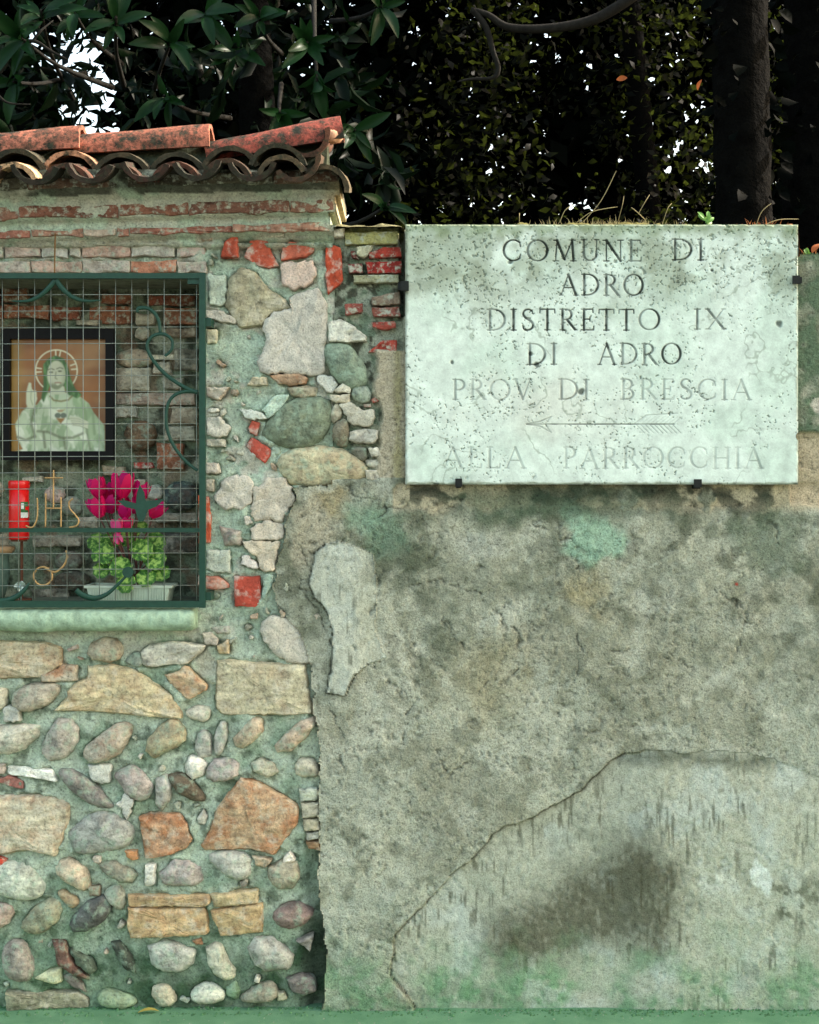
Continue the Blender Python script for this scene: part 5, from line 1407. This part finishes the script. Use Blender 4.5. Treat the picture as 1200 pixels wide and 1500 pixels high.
def flower(px, py, y, s, mat, tilt=0, npet=5, droop=False):
    c = P(px, py, y); V = []; F = []
    for i in range(npet):
        an = 2 * math.pi * i / npet + px
        for k in range(5):
            t_ = k / 4; w = s * .30 * math.sin(math.pi * min(.12 + t_ * .80, 1)) ** .7; out = s * (.10 + .34 * math.sin(t_ * 1.9)); zz_ = s * (t_ * 1.05)
            ox, oy = math.cos(an), math.sin(an); tx, ty = -oy, ox
            tw = .5 * t_
            for e in (-1, 0, 1):
                V.append((ox * out + tx * w * e * math.cos(tw) + (0 if e else ox * s * .05), oy * out + ty * w * e * math.cos(tw), zz_ + e * w * math.sin(tw)))
        n0 = i * 15
        F += [(n0 + k * 3 + e, n0 + k * 3 + e + 1, n0 + k * 3 + e + 4, n0 + k * 3 + e + 3) for k in range(4) for e in range(2)]
    o = link('flower', pymesh('flower', V, F, True), mat)
    mw = Matrix.Translation(c) @ Matrix.Rotation(tilt, 4, 'Y') @ Matrix.Rotation(R(8), 4, 'X') @ Matrix.Translation((0, 0, -s * .5))
    o.parent = cyc; o.matrix_basis = Matrix.Translation(-cyc.location) @ mw
    mb = MB(); bt = mw @ Vector((0, 0, 0))
    mb.tube(spline([(cx + random.uniform(-.04, .04), QY_, NF + ph - .02), Vector(((bt.x + cx) / 2, (bt.y + QY_) / 2, (bt.z + NF + ph) / 2)), bt + Vector((0, .004, -.012)), bt], 4), .0022, 6)
    under(mb.build('stem', M['stem'], None, True), cyc)
for f_ in [(143, 716, .04, .058, 'petal', -.25), (180, 712, .03, .070, 'petal', .05), (143, 744, .02, .058, 'petal', -.35), (163, 738, .06, .056, 'petal', .2), (206, 722, .06, .056, 'petal', .3), (229, 748, .02, .050, 'petal', .7),
           (183, 748, .03, .050, 'petal', 0), (187, 768, .01, .034, 'petal', .1), (172, 772, -.0, .040, 'petalpale', -.1), (172, 788, -.01, .030, 'petalpale', 2.8), (196, 740, .08, .05, 'petal', -.2), (160, 722, .08, .05, 'petal', .1)]:
    flower(f_[0], f_[1], f_[2], f_[3], M[f_[4]], f_[5])

# ------------------------------------------------------------------ growth on the wall top
def blades(N, posf, hmin, hmax, w, lean=.5):
    V = []; F = []
    for i in range(N):
        b = posf(); h = random.uniform(hmin, hmax) * random.random() ** .7
        a = random.uniform(0, 6.28); ln_ = random.uniform(.1, lean) * h
        d = Vector((math.cos(a) * ln_, math.sin(a) * ln_ * .6, h)); s = Vector((w, 0, 0)) if random.random() < .7 else Vector((w * .4, w, 0))
        m = b + d * .55 + Vector((0, 0, h * .12)); n = len(V)
        V += [b - s, b + s, m + s * .7, m - s * .7, b + d + Vector((0, 0, -h * .1 * random.random()))]
        F += [(n, n + 1, n + 2), (n, n + 2, n + 3), (n + 3, n + 2, n + 4)]
    return V, F
def wtop(px, y=None):
    y = random.uniform(.0, .16) if y is None else y
    zt = W(0, 333 if px < 1168 else 374).z
    return Vector(((px - 600) * S, y, zt))
V, F = blades(950, lambda: wtop(random.choice([random.gauss(900, 55), random.gauss(880, 40), random.uniform(770, 1000)])), .008, .048, .0010, .9)
o = link('dry_grass', pymesh('dry_grass', V, F), M['drygrass']); tag(o, 'dry straw coloured grass on the wall top above the plaque', 'grass', kind='stuff')
V, F = blades(260, lambda: wtop(random.gauss(1118, 18) if random.random() < .6 else random.uniform(1170, 1260)), .008, .04, .0011, 1.1)
o = link('dry_grass', pymesh('dry_grass', V, F), mat_leaf('rusty grass', C(150, 92, 56), C(190, 130, 84), .7, .2, .2)); tag(o, 'rust coloured dry grass at the right corner of the plaque', 'grass', kind='stuff')
# long stray stalks
V = []; mb = MB()
for p0, p1, p2 in [((850, 326), (880, 295), (903, 250)), ((845, 322), (868, 310), (905, 303)), ((905, 322), (912, 300), (914, 287)), ((935, 310), (945, 296), (952, 285)), ((1108, 326), (1116, 310), (1130, 298)), ((1115, 328), (1140, 322), (1170, 321)), ((925, 300), (935, 312), (945, 322)), ((970, 326), (978, 306), (984, 298)), ((761, 328), (761, 318), (761, 312)), ((820, 322), (828, 308), (840, 300))]:
    mb.tube(spline([P(p0[0], p0[1] + 4, .05), P(*p1, .05), P(*p2, .06)], 5), [.0012] * 10 + [.0006], 5)
o = mb.build('grass_stalks', M['drygrass']); tag(o, 'long pale dry stalks rising from the grass above the plaque', 'grass', kind='stuff')
# moss cushions
def moss(name, xa, xb, hgt, label, N, mat):
    V = []; F = []
    nx_, ny_ = N, 10
    for j in range(ny_ + 1):
        for i in range(nx_ + 1):
            px = xa + (xb - xa) * i / nx_; y = -.028 + .2 * j / ny_
            e = min(1, i / 4, (nx_ - i) / 4) * (0.25 if j == 0 else 1)
            zb = W(0, 333 if px < 1168 else 375).z
            V.append(((px - 600) * S, y, zb + e * hgt * (fbm(px, y * 500, 18, 451, 4) * 1.6 - .25) - (0.004 if e < .3 else 0)))
    F = [(j * (nx_ + 1) + i, j * (nx_ + 1) + i + 1, (j + 1) * (nx_ + 1) + i + 1, (j + 1) * (nx_ + 1) + i) for j in range(ny_) for i in range(nx_)]
    o = link(name, pymesh(name, V, F, True), mat); tag(o, label, 'moss', kind='stuff')
moss('moss', 750, 1035, .017, 'yellow brown moss cushion on the wall top above the plaque', 110, M['moss'])
moss('moss', 488, 592, .012, 'pale crusty moss on the wall top left of the plaque', 60, mat_plain('crusty moss', C(112, 110, 82), .95, 0, .5, 90, .006, .1))
moss('moss', 600, 745, .006, 'thin reddish moss on the wall top over the left of the plaque', 60, mat_plain('red moss', C(120, 80, 50), .95, 0, .5, 90, .006, .1))
moss('moss', 1085, 1168, .010, 'rusty moss tuft at the right end of the plaque top', 40, mat_plain('rusty moss', C(150, 96, 60), .95, 0, .5, 90, .006, .1))
def big_leaf(name, L, wd, nseg=6, curl=.12, fold=.25):
    V = []; F = []
    for i in range(nseg + 1):
        t_ = i / nseg; w = wd * (math.sin(math.pi * min(1, t_ * .96 + .02)) ** .75); zc = curl * L * math.sin(t_ * 2.2) - curl * L * t_ * t_ * 1.2
        for e in (-1, -.5, 0, .5, 1): V.append((e * w, t_ * L, zc + abs(e) * w * fold))
    F = [(i * 5 + e, i * 5 + e + 1, (i + 1) * 5 + e + 1, (i + 1) * 5 + e) for i in range(nseg) for e in range(4)]
    return pymesh(name, V, F, True)
def sprig(px, py, label, n=7, h=.05, y=.03):
    o = thing('sprig', label, 'plant', P(px, py, y)); me = big_leaf('leaf', h * .6, h * .12); me.materials.append(M['greengrass'])
    for i in range(n):
        a_ = random.uniform(-1.1, 1.1)
        l = link('leaf', me); l.parent = o; l.location = (random.uniform(-.008, .008), 0, h * random.uniform(.05, .5)); l.rotation_euler = (R(60), a_, random.uniform(-1, 1))
    mb = MB(); mb.tube([(0, 0, -.01), (.003, 0, h * .6)], .0012, 5); mb.build('stem', M['greengrass'], o)
sprig(1036, 331, 'small green sprig on the wall top right of the grass')
sprig(1186, 385, 'small pale green sprig on the wall right of the plaque', 8, .05, .0)
dl = big_leaf('fallen_leaf', .05, .013); dl.materials.append(M['dryleaf'])
o = link('fallen_leaf', dl); o.location = P(1190, 372, .0) + Vector((0, 0, .003)); o.rotation_euler = (R(40), R(10), R(-50)); tag(o, 'curled red brown leaf on the wall right of the plaque', 'leaf')
dl2 = big_leaf('fallen_leaf', .06, .012); dl2.materials.append(mat_leaf('yellow leaf', C(190, 180, 90), C(180, 160, 80), .7, .2, .2))
o = link('fallen_leaf', dl2); o.location = (P(202, 1484, -.03).x, -.03, .004); o.rotation_euler = (R(4), 0, R(-80)); tag(o, 'dry yellow leaf on the pavement at the foot of the stone wall', 'leaf')

def grit(name, n, ymin, ymax, r0, r1, mat, label, cat):
    V = []; F = []
    for i in range(n):
        x = random.uniform(-2.2, 2.6); y = -random.random() ** 2.2 * (ymax - ymin) - ymin; r = random.uniform(r0, r1)
        if y > -.02 and x < -.26: y += .02
        k = len(V); a0 = random.uniform(0, 6)
        V += [(x + r * math.cos(a0 + q * 1.57) * random.uniform(.6, 1.2), y + r * math.sin(a0 + q * 1.57) * random.uniform(.6, 1.2), -.0005) for q in range(4)] + [(x + r * .2, y, r * random.uniform(.5, 1.1))]
        F += [(k + q, k + (q + 1) % 4, k + 4) for q in range(4)]
    o = link(name, pymesh(name, V, F), mat); tag(o, label, cat, kind='stuff')
grit('moss_crumbs', 1700, .0, .05, .002, .008, mat_plain('dark moss', C(84, 124, 86), .95, 0, .5, 60, .004, .05), 'dark green moss crumbs along the foot of the walls', 'moss')
grit('gravel', 500, .0, .12, .0015, .004, mat_plain('grit', C(150, 160, 140), .95, 0, .4, 200, .002, .1), 'pale grit scattered on the pavement', 'gravel')

# ------------------------------------------------------------------ trees behind the wall
LT = np.array([(0, 0, 0), (-.42, .33, .10), (0, .33, 0), (.42, .33, .10), (-.38, .70, .02), (0, .70, -.07), (.38, .70, .02), (0, 1, -.24)])
LF = np.array([(0, 2, 1), (0, 3, 2), (1, 2, 5), (1, 5, 4), (2, 3, 6), (2, 6, 5), (4, 5, 7), (5, 6, 7)])
KT = np.array([(0, 0, 0), (-.5, .45, .08), (.5, .45, .08), (0, 1, -.05)]); KF = np.array([(0, 2, 1), (1, 2, 3)])
def leafcloud(name, pos, dirs, size, asp, mat, parent, tmpl=LT, faces=LF):
    """pos (n,3), dirs (n,3) growth direction, size (n,)"""
    n = len(pos)
    d = dirs / np.linalg.norm(dirs, axis=1)[:, None]
    r = rng.normal(size=(n, 3)); u = np.cross(d, r); u /= np.linalg.norm(u, axis=1)[:, None]
    w = np.cross(u, d)
    V = pos[:, None, :] + size[:, None, None] * (tmpl[None, :, 0:1] * asp * u[:, None, :] + tmpl[None, :, 1:2] * d[:, None, :] + tmpl[None, :, 2:3] * w[:, None, :])
    F = (faces[None] + (np.arange(n) * len(tmpl))[:, None, None]).reshape(-1, 3)
    o = link(name, fastmesh(name, V.reshape(-1, 3), F, False), mat, parent)
    o['kind'] = 'stuff'
    return o
def ray_px(pos):
    k = CD / (CD + pos[:, 1]); return 600 + pos[:, 0] * k / S, 705 - (pos[:, 2] - EYE) * k / S
def limb(pts, radii, name, mat, parent, n=6, sides=9, rough=0):
    sp = spline(pts, n); rr = np.interp(np.linspace(0, 1, len(sp)), np.linspace(0, 1, len(radii)), radii)
    mb = MB(); mb.tube(sp, [float(r * (1 + rough * (random.random() - .5))) for r in rr], sides); return under(mb.build(name, mat, None, True), parent)

# the dense evergreen hedge far behind
def hedge(name, label, xc, yc, w, dpt, h, n, seed):
    o = thing(name, label, 'tree', (xc, yc, 0), 'dense dark evergreen trees in the garden behind the walls')
    p = np.empty((0, 3))
    while len(p) < n:
        q = rng.random((n, 3)) * [w, dpt, h] + [xc - w / 2, yc - dpt / 2, .3]
        keep = fbm(q[:, 0] * 10, q[:, 2] * 10 + q[:, 1] * 4, 5, seed, 3) + rng.random(n) * .35 > .50
        e = np.hypot((q[:, 0] - xc) / (w * .56), (q[:, 2] - h * .45) / (h * .62)) < 1.05
        x_, y_ = ray_px(q)
        # the open gap in the foliage on the left, and thinner foliage at right of centre
        g1 = np.minimum(np.hypot((x_ - 130) / 48, (y_ - 120) / 90), np.hypot((x_ - 105) / 75, (y_ - 75) / 36))
        g2 = np.hypot((x_ - 910) / 130, (y_ - 150) / 190)
        keep &= (g1 > .85 + rng.random(n) * .5) & ((g2 > 1) | (rng.random(n) > .12))
        p = np.concatenate([p, q[keep & e]])
    p = p[:n]
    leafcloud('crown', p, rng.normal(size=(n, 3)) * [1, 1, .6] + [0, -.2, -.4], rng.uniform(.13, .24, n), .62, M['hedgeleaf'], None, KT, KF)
    under(bpy.data.objects[[ob.name for ob in COL.objects if ob.name.startswith('crown')][-1]], o)
    limb([(xc, yc, 0), (xc + .1, yc, h * .4), (xc - .1, yc, h * .8)], [.14, .10, .03], 'trunk', M['bark'], o)
    return o
HED = [(-4.6, 6.2, 4.2, 2.0, 7.5), (-1.6, 6.0, 4.2, 2.0, 7.8), (1.4, 6.4, 4.2, 2.0, 7.6), (4.4, 6.0, 4.4, 2.0, 7.8), (7.4, 6.2, 4.4, 2.0, 7.0), (-7.6, 6.2, 4.4, 2.0, 7.0), (-.2, 8.4, 5.0, 1.8, 8.6), (3.4, 8.4, 5.0, 1.8, 8.4), (-3.6, 8.4, 5.0, 1.8, 8.4)]
HL = ['dark evergreen tree seen through the gap above the left roof tiles', 'dark evergreen tree behind the right end of the tiled roof', 'dark evergreen tree behind the middle of the plaque', 'dark evergreen tree behind the thick right trunk', 'dark evergreen tree beyond the right edge', 'dark evergreen tree beyond the left edge', 'rear dark evergreen tree in line with the roof end', 'rear dark evergreen tree in line with the plaque', 'rear dark evergreen tree in line with the niche']
for i, a_ in enumerate(HED): hedge('evergreen_tree', HL[i], *a_, 11500 if i < 6 else 9500, 501 + i)

# magnolia: big leaves in whorls, upper left
mag = thing('magnolia_tree', 'magnolia with large glossy leaves overhanging the tiled shrine roof', 'tree', (-.7, 3.6, 0))
limb([(-.7, 3.6, 0), (-.72, 3.55, 1.6), (-.8, 3.5, 3.2), (-.9, 3.5, 5.5)], [.16, .13, .11, .05], 'trunk', M['bark'], mag)
pos = []; dr = []; sz = []
def whorl(c, ax, n, L, spread=.9):
    ax = ax / np.linalg.norm(ax)
    for i in range(n):
        v = rng.normal(size=3); v -= ax * v.dot(ax); v /= np.linalg.norm(v)
        d = ax * rng.uniform(.1, 1.3) + v * rng.uniform(.3, 1.0) + np.array([rng.normal() * .3, rng.normal() * .3, -rng.uniform(0, .8)])
        pos.append(c - ax * rng.uniform(0, .22) + rng.normal(size=3) * .03); dr.append(d); sz.append(L * rng.uniform(.5, 1.15))
nwh = 0
while nwh < 620:
    c = np.array([rng.uniform(-4.2, .9), rng.uniform(1.7, 4.6), rng.uniform(2.0, 6.2)])
    x_, y_ = ray_px(c[None]); x_, y_ = x_[0], y_[0]
    g = min(math.hypot((x_ - 125) / 75, (y_ - 120) / 110), math.hypot((x_ - 105) / 90, (y_ - 70) / 50))
    if g < 1.0 and rng.random() > .28: continue
    if x_ > 560 + rng.normal() * 60: continue
    if c[1] < 2.6 and c[2] > 4.6 and x_ > 300: continue
    whorl(c, np.array([rng.normal() * .6, -.5 + rng.normal() * .4, rng.normal() * .5]), int(rng.integers(6, 11)), .19); nwh += 1
for i in range(230):
    q_ = P(rng.uniform(40, 215), rng.uniform(0, 215), rng.uniform(3.0, 5.0))
    pos.append(np.array(q_)); dr.append(rng.normal(size=3) + np.array([0, 0, -.6])); sz.append(rng.uniform(.06, .16))
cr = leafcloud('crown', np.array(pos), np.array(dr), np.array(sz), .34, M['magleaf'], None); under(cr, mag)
lf_me = big_leaf('leaf', .20, .028, 8, .14, .35); lf_me.materials.append(mat_leaf('front magnolia leaf', C(8, 24, 11), C(24, 58, 26), 0.4, 0.12, 0.1))
def front_whorl(px, py, y, n, L, ax):
    c = P(px, py, y); ax = Vector(ax).normalized()
    for i in range(n):
        a_ = 2 * math.pi * i / n + random.uniform(-.9, .9)
        s1 = ax.cross(Vector((.3, .2, 1))).normalized(); s2 = ax.cross(s1)
        d = (ax * random.uniform(.1, 1.1) + (s1 * math.cos(a_) + s2 * math.sin(a_)) * random.uniform(.5, 1.1) + Vector((random.uniform(-.3, .3), 0, random.uniform(-.7, .1)))).normalized()
        zz_ = (ax - d * ax.dot(d)).normalized(); xx_ = d.cross(zz_)
        k = L / .20 * random.uniform(.55, 1.2)
        m = Matrix(((xx_.x, d.x, zz_.x), (xx_.y, d.y, zz_.y), (xx_.z, d.z, zz_.z))).to_4x4()
        o = link('leaf', lf_me); o.parent = mag
        o.matrix_basis = Matrix.Translation(c - mag.location - ax * random.uniform(0, .07)) @ m @ Matrix.Scale(k, 4)
    limb([c, c - ax * .25 + Vector((0, .1, .02)), c - ax * .6 + Vector((0, .4, .15))], [.006, .009, .014], 'twig', M['branch'], mag, 4, 6)
for w_ in [(450, 62, 1.6, 9, .17, (.1, -.8, -.2)), (250, 62, 1.7, 8, .18, (.3, -.7, .1)), (170, 25, 1.5, 8, .18, (.2, -.7, .2)), (30, 55, 1.5, 8, .19, (-.2, -.7, .1)), (345, 75, 1.9, 8, .17, (.2, -.8, 0)), (60, 15, 1.7, 7, .18, (.1, -.6, .3)),
           (410, 165, 2.0, 7, .16, (.1, -.7, -.3)), (240, 140, 2.0, 7, .17, (-.2, -.7, .0)), (560, 10, 1.8, 6, .17, (.3, -.6, -.1)), (300, 20, 1.8, 8, .18, (0, -.7, .1)), (20, 120, 1.8, 7, .17, (-.1, -.7, -.2)), (465, 120, 1.7, 5, .16, (.1, -.5, -.8)), (380, 25, 1.6, 7, .17, (0, -.8, 0)), (110, 20, 1.9, 6, .17, (0, -.8, .1)),
           (570, 300, 1.3, 6, .15, (.4, -.6, .1)), (520, 190, 2.2, 6, .16, (.2, -.7, -.1))]:
    front_whorl(*w_)
limb([P(-30, 95, 1.6), P(20, 70, 1.6), P(48, 60, 1.6), P(75, 75, 1.6), P(100, 88, 1.6)], [.012, .011, .008, .006, .003], 'branch', M['branch'], mag)
limb([P(48, 60, 1.6), P(60, 45, 1.6), P(78, 30, 1.65)], [.006, .005, .002], 'branch', M['branch'], mag)
limb([P(-10, 130, 1.6), P(10, 150, 1.6), P(45, 153, 1.62)], [.006, .005, .002], 'branch', M['branch'], mag)

# bare forked branch and the small leaved tree at the right
lau = thing('laurel_tree', 'small leaved tree with yellow green sunlit leaves above the plaque', 'tree', (1.6, 4.4, 0))
limb([(1.6, 4.4, 0), (1.5, 4.4, 2.4), (1.3, 4.3, 4.5), (1.2, 4.2, 6)], [.10, .08, .06, .03], 'trunk', M['bark'], lau)
limb([P(960, -30, 2.6), P(905, 10, 2.6), P(860, 32, 2.6), (P(800, 42, 2.6)), P(745, 40, 2.6), P(715, 22, 2.6), P(690, 14, 2.6)], [.028, .026, .024, .022, .019, .015, .012], 'branch', M['branch'], lau)
limb([P(692, 14, 2.6), P(712, 40, 2.6), P(722, 75, 2.6), P(730, 100, 2.6), P(722, 114, 2.6), P(690, 116, 2.6), P(670, 120, 2.6)], [.016, .015, .013, .012, .010, .007, .003], 'branch', M['branch'], lau)
n = 22000
p = rng.random((n * 3, 3)) * [4.2, 2.4, 4.6] + [-.4, 3.0, 1.6]
x_, y_ = ray_px(p)
keep = (fbm(p[:, 0] * 10, p[:, 2] * 10 + p[:, 1] * 3, 5, 611, 3) + rng.random(len(p)) * .16 > .60) & (p[:, 0] > -.3 + rng.random(len(p)) * .9)
p = p[keep][:n]; n = len(p)
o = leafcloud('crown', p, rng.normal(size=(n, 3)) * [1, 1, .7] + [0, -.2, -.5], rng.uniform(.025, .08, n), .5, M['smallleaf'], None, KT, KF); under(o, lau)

# thick ivy grown trunk at the right
iv = thing('ivy_trunk_tree', 'thick dark tree trunk with ivy behind the right end of the plaque', 'tree', (P(1095, 0, 1.6).x, 1.6, 0))
c = iv.location
limb([(c.x - .04, 1.6, 0), (c.x, 1.6, 1.6), (c.x - .01, 1.62, 2.6), (c.x - .03, 1.65, 4.0), (c.x - .05, 1.7, 6.5)], [.17, .125, .115, .12, .09], 'trunk', M['bark'], iv, 8, 14, .12)
n = 260
zz_ = rng.uniform(1.8, 5, n); an = rng.uniform(0, 6.28, n)
p = np.stack([c.x + np.cos(an) * .13, 1.6 + np.sin(an) * .13, zz_], -1)
o = leafcloud('ivy', p, np.stack([np.cos(an), np.sin(an) - .3, -.8 + 0 * an], -1), rng.uniform(.05, .09, n), .8, M['hedgeleaf'], None); under(o, iv)
tr2 = thing('dark_trunk_tree', 'dark tree trunk at the right edge of the picture beside the ivy trunk', 'tree', (P(1185, 0, 2.2).x, 2.2, 0))
c = tr2.location
limb([(c.x, 2.2, 0), (c.x + .02, 2.2, 2), (c.x + .03, 2.2, 4), (c.x + .02, 2.2, 7)], [.2, .15, .14, .1], 'trunk', M['bark'], tr2, 8, 14, .12)
n = 500
zz_ = rng.uniform(1.6, 5, n); an = rng.uniform(0, 6.28, n)
p = np.stack([c.x + np.cos(an) * .17, 2.2 + np.sin(an) * .17, zz_], -1)
o = leafcloud('ivy', p, np.stack([np.cos(an), np.sin(an) - .3, -.8 + 0 * an], -1), rng.uniform(.05, .09, n), .8, M['hedgeleaf'], None); under(o, tr2)
# a few dead leaves caught in the foliage
for i, (px, py) in enumerate(((1022, 132), (1047, 185), (903, 117))):
    o = link('dead_leaf', dl); o.location = P(px, py, 2.4); o.rotation_euler = (R(80), R(20 + 30 * i), R(-60 + 20 * i)); o.scale = (1, 1, 1)
    o.parent = lau; o.location = o.location - lau.location
